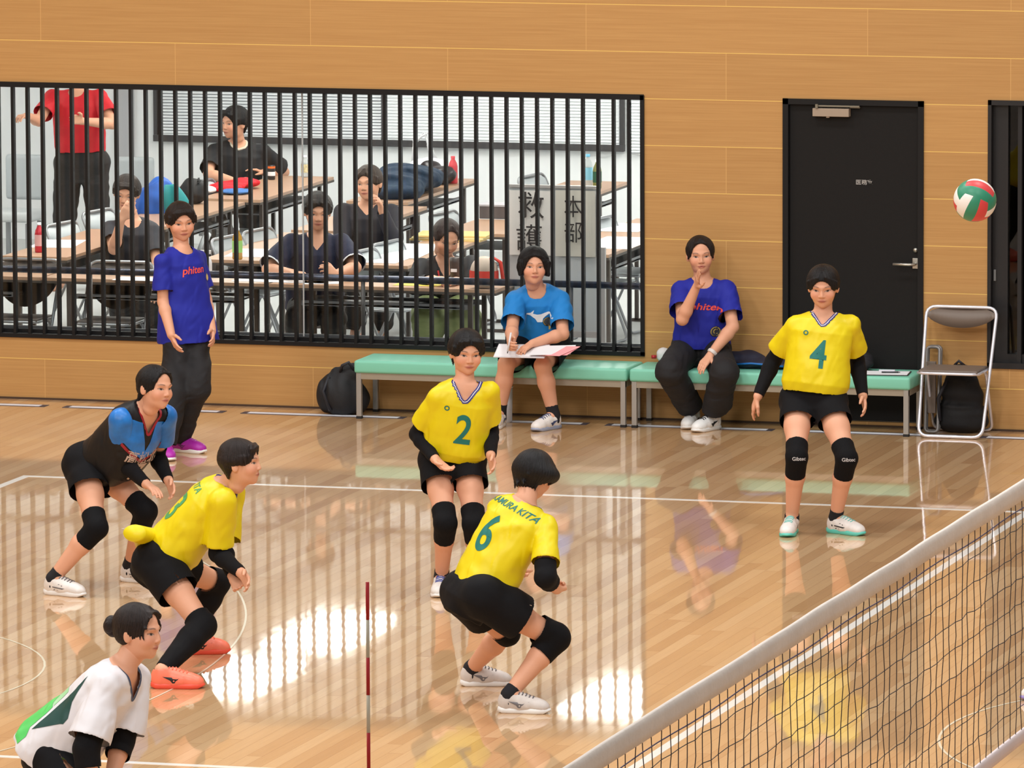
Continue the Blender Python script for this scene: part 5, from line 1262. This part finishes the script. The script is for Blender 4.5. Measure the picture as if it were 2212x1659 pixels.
for x, y, lab in ((-4.07, 11.0, 'large grey padded chair by the back wall, left of the person in red'), (-3.20, 11.0, 'large grey padded chair by the back wall, right of the person in red')):
    t = thing('padded_chair', lab, 'chair', (x, y, 0), 'padded chairs by the back wall')
    obj('backrest', boxes(((x-.15, y+.12, .46), (x+.15, y+.19, .80)), bev=.033), CHG, t, True); obj('seat', boxes(((x-.17, y-.20, .32), (x+.17, y+.14, .40)), bev=.03), mat('chair_grey_light', (196, 200, 202), .5), t, True)
    for sx in (-.14, .11):
        for sy in (-.16, .10): obj('leg', boxes(((x+sx, y+sy, 0), (x+sx+.03, y+sy+.03, .31))), CHT, t)
def bottle(label, c, m, h=.21, r=.032, capm=None, labm=None, name='drink_bottle', group=None, z=.7):
    t = thing(name, label, 'bottle', (c[0], c[1], z), group); bm = bmesh.new()
    lathe(bm, [(.0001, 0), (r*.9, 0), (r, .008), (r, h*.62), (r*.86, h*.74), (r*.42, h*.88), (r*.40, h*.93)], (c[0], c[1], z), 18, cap=False); obj('body', bm, m, t, True)
    bm = bmesh.new(); lathe(bm, [(r*.46, h*.92), (r*.46, h), (.0001, h)], (c[0], c[1], z), 14, cap=False); obj('cap', bm, capm or PAP, t, True)
    if labm:
        bm = bmesh.new(); lathe(bm, [(r*1.02, h*.22), (r*1.02, h*.60)], (c[0], c[1], z), 18, cap=False); obj('paper_label', bm, labm, t, True)
    return t
CLR = mat('clear_plastic', (206, 214, 216), .2, alpha=.45); REDB = mat('red_drink', (190, 40, 56), .25); 
bottle('clear bottle of red drink on the left table', (-1.943, 5.56), REDB, .2, .03, PAP, mat('label_pinkwhite', (222, 170, 170), .6))
bottle('clear water bottle with amber tea at its foot on the middle table', (-.516, 5.467), mat('tea_amber', (190, 140, 30), .25, alpha=.8), .21, .034, PAP, mat('label_green', (150, 200, 110), .6))
bottle('clear bottle with spotted label at the right end of the rear table', (-1.80, 10.95), CLR, .16, .03, PAP, mat('label_spots', (200, 190, 150), .6, var=.4, vscale=60))
bottle('clear water bottle with light blue cap at the back right', (.433, 10.72), CLR, .24, .034, mat('cap_blue', (110, 190, 226), .4), mat('label_sky', (140, 205, 230), .5))
bottle('green tea bottle beside the water bottle at the back right', (.53, 10.62), mat('tea_green', (120, 120, 60), .3), .21, .032, PAP, mat('label_darkgreen', (22, 82, 56), .5))
t = bottle('white spray bottle standing on the window table', (-.36, 4.36), mat('white_plastic', (224, 222, 226)), .16, .035, z=.70); bm = boxes(((-.40, 4.35, .855), (-.33, 4.37, .88)), bev=.004); obj('trigger', bm, mat('white_plastic', (224, 222, 226)), t)
bottle('tall coral red flask on the back table', (-.60, 10.75), mat('coral_flask', (214, 70, 78), .45), .20, .034, mat('coral_flask', (214, 70, 78)), name='flask')
t = thing('drink_can', 'black and white can with orange top on the rear table', 'can', (-1.98, 10.70, .7)); bm = bmesh.new(); lathe(bm, [(.0001, 0), (.024, 0), (.028, .008), (.028, .10), (.024, .108), (.0001, .106)], (-1.98, 10.70, .7), 18, cap=False); obj('body', bm, mat('can_black', (50, 50, 52), .3, .3), t, True)
bm = bmesh.new(); lathe(bm, [(.0285, .03), (.0285, .06)], (-1.98, 10.70, .7), 18, cap=False); obj('band', bm, PAP, t, True); bm = bmesh.new(); lathe(bm, [(.0285, .085), (.0285, .10)], (-1.98, 10.70, .7), 18, cap=False); obj('top_band', bm, mat('orange_band', (236, 110, 40), .5), t, True)
tq = on_z(984, 613, .7); t = thing('tumbler', 'dark brown tumbler with a white mark on the window table', 'cup', tuple(tq)); bm = bmesh.new(); lathe(bm, [(.0001, 0), (.030, 0), (.038, .14), (.038, .17), (.0001, .172)], tuple(tq), 20, cap=False); obj('body', bm, mat('tumbler_brown', (70, 60, 56), .4), t, True)
bm = boxes(((tq[0]-.02, tq[1]-.0385, .78), (tq[0]+.02, tq[1]-.034, .80))); obj('mark', bm, PAP, t)
# cloth, folders, papers
def sheet(label, px, py, w, d, rz, m=None, z=.7, n=1, name='paper_sheet', group='papers on the tables'):
    c = on_z(px, py, z); t = thing(name, label, 'paper', tuple(c), group)
    for k in range(n):
        bm = boxes(((-w/2, -d/2, 0), (w/2, d/2, .0015))); bm.transform(Matrix.Translation((c[0]+.03*k, c[1]+.30*k, z+.001+.0016*k)) @ Matrix.Rotation(rz+.06*k, 4, 'Z')); obj('sheet', bm, m or PAP, t)
PRT = mat('printed_paper', (232, 234, 238), .8, var=.06, vscale=60)
sheet('white papers beside the red bottle', 125, 527, .30, .50, .15); sheet('white sheet in front of the blue-shirted stander', 300, 603, .30, .20, .0, z=.7); sheet('white sheets under the folded arms at the window table', 610, 606, .62, .24, .0); sheet('white sheet right of the clasped hands', 700, 610, .25, .20, .3)
sheet('large printed sheets on the middle right table', 850, 553, .30, .9, .0, PRT, n=2); sheet('pale paper under the tea bottle', 545, 547, .28, .5, .1); sheet('printed sheets on the right end table, nearer', 1335, 525, .36, .75, .0, PRT); sheet('printed sheets on the right end table, farther', 1355, 492, .30, .55, .0, PRT)
sheet('yellow edged papers before the woman with the red lanyard', 905, 615, .30, .16, .0, mat('paper_yellow', (226, 206, 90), .7))
c = on_z(975, 516, .7); t = thing('folder_stack', 'stack of pale yellow folders on the table behind the lanyard wearer', 'folders', tuple(c))
for k in range(3):
    bm = boxes(((-.25, -.16, 0), (.25, .16, .012)), bev=.002); bm.transform(Matrix.Translation((c[0]+.01*k, c[1], .7+.013*k)) @ Matrix.Rotation(.05*k, 4, 'Z')); obj('folder', bm, mat('folder_%d' % (k % 2), ((222, 190, 120), (232, 216, 160))[k % 2], .7), t)
t = thing('cardboard_box', 'dark grey long box behind the yellow folders', 'box', (.55, 8.6, .7)); bm = boxes(((.30, 8.37, .70), (.80, 8.55, .79)), bev=.004); obj('box_body', bm, mat('box_grey', (92, 84, 84), .6), t); bm = boxes(((.295, 8.365, .788), (.805, 8.555, .80))); obj('box_lid', bm, mat('box_lid', (180, 178, 184), .6), t)
RED = mat('red_cloth', (206, 26, 40), .8, bump=.002, bscale=80)
F = Field(); c = on_z(505, 410, .7); F.ell(c+V(-.02, -.1, .03), (.13, .16, .032), k=.03).ell(c+V(.06, .1, .045), (.10, .12, .035), k=.03)
o, cq = solid('folded_cloth', 'folded bright red cloth on the rear table', 'cloth', F, RED, h=.008, disp=waves(6, 40, .009))
F = Field(); F.ell(c+V(.11, -.28, .018), (.11, .12, .02), k=.02); o, cq = solid('folded_cloth', 'folded light blue and navy cloth before the red one', 'cloth', F, mat('blue_cloth', (62, 108, 170), .8), h=.007, disp=waves(7, 40, .006))
F = Field(); F.ell(c+V(-.14, -.25, .02), (.09, .14, .022), k=.02); o, cq = solid('folded_cloth', 'folded white cloth left of the red one', 'cloth', F, mat('white_cloth', (222, 216, 216), .8), h=.007, disp=waves(8, 40, .006))
DKB = mat('denim_bag', (28, 48, 70), .85, bump=.03, bscale=9)
F = Field(); c = on_z(885, 420, .7); F.ell(c+V(-.05, .1, .10), (.24, .42, .11), k=.06).ell(c+V(-.02, -.25, .06), (.20, .18, .10), k=.06)
o, cq = solid('duffel_bag', 'large dark blue duffel bag heaped on the back table', 'bag', F, DKB, h=.012, disp=waves(9, 18, .020))
F = Field(); c = on_z(950, 398, .7); F.ell(c+V(-.0, .0, .07), (.13, .10, .068), k=.03).ell(c+V(-.10, .08, .12), (.08, .08, .05), k=.03)
o, cq = solid('camera_bag', 'shiny black small bag beside the coral flask', 'bag', F, mat('camera_bag_black', (40, 32, 36), .35), h=.009, disp=waves(10, 30, .008))
# thin white plastic bag
bm = bmesh.new(); c = V(-.86, 10.92, .81)
for k in range(3): tube(bm, [c+V(-.10+.02*k, 0, 0), c+V(-.09, .0, .14+.02*k), c+V(-.02+.02*k, .02, .24), c+V(.02, .02, .15), c+V(.08, 0, .02-.01*k)], .009, 6, radii=[(.012, .03), (.008, .02), (.006, .014), (.008, .02), (.012, .035)])
t = thing('plastic_bag', 'white plastic carrier bag standing up behind the duffel bag', 'bag', tuple(c)); obj('handles', bm, mat('thin_white_plastic', (238, 240, 244), .4, alpha=.75), t, True)
F = Field(); F.ell(c+V(.03, .0, -.02), (.16, .10, .075), k=.04); mk('bag_body', F.mesh(.010, disp=waves(12, 40, .012)), mat('thin_white_plastic', (238, 240, 244)), t)
# backpack with blue and teal, black bag beside
F = Field(); c = V(-2.02, 8.25, .80); F.ell(c, (.12, .10, .15), k=.06).ell(c+V(-.06, -.05, -.06), (.10, .09, .14), k=.05)
o, cq = solid('rucksack', 'bright blue and teal rucksack between the seated people at the left', 'bag', F, mat('blue_rucksack', (26, 84, 170), .6, var=.25, vscale=8), h=.011, disp=waves(13, 22, .016))
F = Field(); F.ell(c+V(.13, -.04, -.03), (.10, .06, .16), R=np.array([unit((1, 0, .8)), [0, 1, 0], unit((-.8, 0, 1))]), k=.04); mk('flap', F.mesh(.010, disp=waves(14, 24, .012)), mat('teal_cloth', (18, 128, 132), .6), o)
F = Field(); F.ell((-1.98, 8.9, .80), (.10, .09, .10), k=.04); F.ell((-2.02, 8.9, .75), (.13, .10, .05), k=.04)
o, cq = solid('shoulder_bag', 'black shoulder bag behind the teal rucksack', 'bag', F, BAGM, h=.010, disp=waves(15, 30, .014))
F = Field(); F.ell((-2.35, 5.05, .60), (.15, .14, .13), k=.05); F.ell((-2.45, 5.0, .45), (.14, .14, .14), k=.05)
o, cq = solid('dark_bag', 'dark brown bag at the far left edge, behind the bars', 'bag', F, mat('brown_bag', (62, 50, 46), .7), h=.010, disp=waves(16, 30, .012))
F = Field(); F.ell((-.22, 9.0, .10), (.22, .16, .10), k=.05); F.ell((-.10, 8.7, .10), (.16, .14, .10), k=.05)
o, cq = solid('dark_jacket', 'dark jacket dropped on the floor beside the back table', 'clothing', F, mat('dark_jacket', (34, 34, 44), .8), h=.012, disp=waves(17, 24, .018))
# red and cream pouch on the window table
F = Field(); c = on_z(1040, 625, .7)+V(0, .06, 0); F.ell(c+V(0, 0, .10), (.092, .07, .11), k=.03); F.plane(c+V(0, 0, .004), (0, 0, -1))
o, cq = solid('first_aid_pouch', 'cream pouch with a broad red band on the window table', 'pouch', F, mat('pouch_cream', (196, 176, 160), .6), h=.006, disp=waves(18, 30, .004))
bm = bmesh.new(); lathe(bm, [(1.012, .0), (1.018, .055), (1.006, .075)], (0, 0, 0), 28, cap=False); bm.transform(Matrix.Translation(tuple(c+V(0, 0, .03))) @ Matrix.Diagonal((.094, .072, 1.15, 1))); obj('red_band', bm, mat('red_band', (214, 58, 44), .5), o, True)
bm = bmesh.new(); tube(bm, [c+V(.02, -.03, .165), c+V(.06, .0, .20), c+V(.11, .0, .17), c+V(.13, .0, .04)], .012, 8); obj('handle', bm, mat('red_band', (214, 58, 44)), o, True)
# sign boards with hanging paper
BX = 4.55
def sgn(px, py): return on_y(px, py, BX)
t = thing('sign_board', 'grey wheeled board with hanging paper signs standing behind the window', 'board', (1.9, BX, 0))
a, b = sgn(1100, 402), sgn(1292, 408); bm = boxes(((a[0], BX, .40), (b[0], BX+.02, a[2]))); obj('panel', bm, mat('board_panel', (172, 174, 176), .5), t)
bm = boxes(((a[0]+.0, BX-.008, a[2]-.006), (b[0], BX+.028, a[2]+.012)), ((b[0], BX-.005, .02), (b[0]+.045, BX+.025, sgn(1310, 535)[2])), ((a[0]-.02, BX-.005, .02), (a[0], BX+.025, sgn(1104, 552)[2])), ((a[0], BX-.01, .36), (b[0], BX+.03, .40)))
obj('board_frame', bm, mat('board_alu', (176, 172, 172), .35, .4), t)
for nm, p0, p1, cl in (('paper_sign', (1099, 410), (1196, 552), (206, 200, 196)), ('paper_sign', (1201, 410), (1288, 555), (188, 182, 172))):
    u, v = sgn(*p0), sgn(*p1); bm = bmesh.new(); n = 10; pv = None
    for i in range(n+1):
        x = u[0]+(v[0]-u[0])*i/n; q = [bm.verts.new((x, BX-.012-.006*math.sin(i*.9), u[2])), bm.verts.new((x, BX-.014-.006*math.sin(i*.9+.7), v[2]))]
        if pv: bm.faces.new((pv[0], pv[1], q[1], q[0]))
        pv = q
    po = obj(nm, bm, mat('sign_paper_%d' % cl[0], cl, .8), t, True)
    for chx, (px, py), sz in ([('救', (1147, 448), .185), ('護', (1143, 518), .185)] if cl[0] == 206 else [('本', (1238, 450), .150), ('部', (1238, 505), .150)]):
        me = text_mesh(chx, sz, .0004, .0); q = on_y(px, py, BX-.025); me.transform(Matrix.Translation(tuple(q)) @ Matrix.Rotation(PI/2, 4, 'X') @ (Matrix.Scale(.85 if cl[0] != 206 else 1.0, 4, (1, 0, 0)))); link_mesh('brush_character', me, mat('ink_black', (34, 28, 28), .7), po)
# ================================================================== people in the room
h2 = .0075
RSK = V(srgb((214, 160, 132)))
CTR = [(-.06, .178, .128, 0), (.25, .176, .122, 0), (.55, .178, .122, .004), (.8, .180, .112, .002), (.92, .150, .088, -.006), (1.0, .082, .064, -.012)]
def low(p): p.pants(DKP, r=(.105, .085, .075), end=.9, waist=.2)
p = Person('person in red polo shirt standing at the back left, head hidden above the window', 9.4, dict(y=9.4, hip=[(148, 356, 0), (204, 354, 0)], neck=(168, 196, .0), sh=[(112, 208, -.02), (216, 208, 0)], el=[(84, 262, 'n'), (243, 268, 'n')], wr=[(58, 250, 'n'), (178, 262, 'n')],
    kn=[(140, 470, 0), (212, 462, 0)], an=[(128, 590, 0), (208, 585, 0)], head=(168, 138, 'n'), face=(20, 10, 0), hand=[((40, 252), 'n', -Up, Cm, .5), ((152, 256), 'n', Cm, Up, .3)]), H=1.07, h=h2, skin=RSK)
p.build_body(hairstyle='boy', seed=31); RP = mat('red_polo', (196, 18, 36), .7, bump=.016, bscale=7); p.shirt(RP, [(.17, .170, .122, 0)]+CTR[1:], neck='crew', sleeve=.7, vdepth=.012); low(p)
p = Person('person in black polo shirt sitting at the rear table, looking to the left', 10.9, dict(y=10.9, hip=[(478, 425, 0), (530, 425, 0)], neck=(516, 306, -.05), sh=[(463, 326, 'c'), (568, 328, 'c')], el=[(450, 376, 'n'), (614, 372, 'f')], wr=[(508, 392, 'n'), (566, 372, 'n')],
    kn=[(470, 440, 'n'), (540, 445, 'n')], an=[(470, 530, 0), (540, 535, 0)], head=(506, 265, 'n'), face=(-48, 4, 4), hand=[((536, 384), 'n', -Up, Up, .5), ((540, 364), 'n', -Up, Up, .3)]), H=1.12, h=h2, skin=RSK)
p.build_body(hairstyle='boy', seed=32, male=True); p.shirt(mat('black_polo', (26, 26, 30), .8), CTR, neck='crew', sleeve=.78, vdepth=.012); low(p); p.collar_ring(mat('towel_white', (205, 198, 180), .8), tube_r=.010)
p = Person('person in dark shirt covering the face with a hand, behind the left table', 6.15, dict(y=6.15, hip=[(262, 600, 0), (312, 600, 0)], neck=(286, 474, -.05), sh=[(238, 494, 'c'), (332, 502, 'c')], el=[(246, 538, 'n'), (340, 572, 'n')], wr=[(262, 474, 'n'), (332, 610, 'n')],
    kn=[(262, 640, 'n'), (320, 640, 'n')], an=[(262, 740, 0), (320, 740, 0)], head=(273, 417, 'n'), face=(-6, 16, 6), hand=[((280, 442), 'n', -Cm, R_, .25), ((330, 640), 'n', -Up, Cm, .3)]), H=1.08, h=h2, skin=RSK)
p.build_body(hairstyle='boy', seed=33, male=True, haircol=(40, 32, 30)); p.shirt(mat('charcoal_shirt', (36, 36, 44), .8), CTR, neck='crew', sleeve=.72, vdepth=.012); low(p)
NVY = mat('navy_shirt', (26, 30, 56), .8, bump=.001, bscale=120)
p = Person('person in navy shirt leaning with clasped hands on the window table', 4.85, dict(y=4.85, hip=[(655, 660, 0), (705, 660, 0)], neck=(685, 508, -.10), sh=[(630, 524, 'c'), (738, 524, 'c')], el=[(578, 582, 'n'), (768, 578, 'n')], wr=[(632, 590, 'n'), (724, 592, 'n')],
    kn=[(645, 690, 'n'), (720, 690, 'n')], an=[(640, 760, 0), (725, 765, 0)], head=(686, 457, 'n'), face=(6, 12, 2), hand=[((660, 592), 'n', -Up, Cm, .5), ((706, 580), 'n', -R_, Up, .9)]), H=1.10, h=h2, skin=RSK)
p.build_body(hairstyle='short', seed=34, male=True, haircol=(32, 26, 26)); p.shirt(NVY, CTR, neck='v', sleeve=.86, sr=(.064, .080)); low(p)
for i in (0, 1):
    sh, e = p.J['sh'][i], p.J['el'][i]; c = sh+(e-sh)*.84; p.wrap('sleeve_edge', [c, c+(e-sh)*.05], [.083*p.fat, .084*p.fat], mat('edge_white', (222, 222, 226), .7), disp=0)
p = Person('person in dark jacket resting the chin on one hand in the middle of the room', 6.95, dict(y=6.95, hip=[(770, 560, 0), (822, 560, 0)], neck=(792, 440, -.05), sh=[(742, 460, 'c'), (846, 462, 'c')], el=[(738, 540, 'n'), (852, 522, 'n')], wr=[(780, 560, 'n'), (824, 452, 'n')],
    kn=[(768, 590, 'n'), (826, 590, 'n')], an=[(768, 680, 0), (826, 680, 0)], head=(796, 396, 'n'), face=(-22, 2, -4), hand=[((800, 566), 'n', -Up, Cm, .4), ((818, 426), 'n', -R_*.6+Cm*.3, -R_, .5)]), H=1.05, h=h2, skin=RSK)
p.build_body(hairstyle='parted', seed=35, haircol=(58, 46, 40)); p.shirt(mat('dark_jacket_cloth', (40, 38, 46), .8), CTR, neck='v', sleeve=.9, sr=(.066, .060), full=True, vdepth=.06); low(p)
p = Person('person in black top with a red lanyard looking down at the window table', 4.9, dict(y=4.9, hip=[(930, 665, 0), (990, 665, 0)], neck=(964, 562, -.15), sh=[(912, 580, 'c'), (1018, 574, 'c')], el=[(895, 618, 'n'), (1030, 622, 'n')], wr=[(935, 602, 'n'), (985, 606, 'n')],
    kn=[(925, 690, 'n'), (1005, 690, 'n')], an=[(925, 770, 0), (1005, 775, 0)], head=(964, 514, 'n'), face=(18, 26, 6), hand=[((958, 600), 'n', -Up, R_, .6), ((965, 606), 'n', -Up, Up, .5)]), H=1.04, h=h2, skin=RSK)
p.build_body(hairstyle='tied', seed=36, haircol=(48, 34, 32)); p.shirt(mat('black_top', (22, 20, 24), .8), CTR, neck='v', sleeve=.9, sr=(.066, .062), full=True, vdepth=.08); p.pants(mat('olive_trousers', (150, 164, 110), .8), r=(.12, .11, .09), end=.9)
bm = bmesh.new(); n0 = p.J['neck']
for sx in (-1, 1): tube(bm, [p.tree.ray_cast(Vector(n0-p.U*d+p.lat*sx*w+p.front*.3), Vector(-p.front))[0] or Vector(n0) for d, w in ((.03, .055), (.10, .038), (.18, .018))], .006, 6)
obj('lanyard', bm, mat('lanyard_red', (190, 36, 30), .6), p.root, True)
print('all built in %.1f s' % (time.time()-T0))
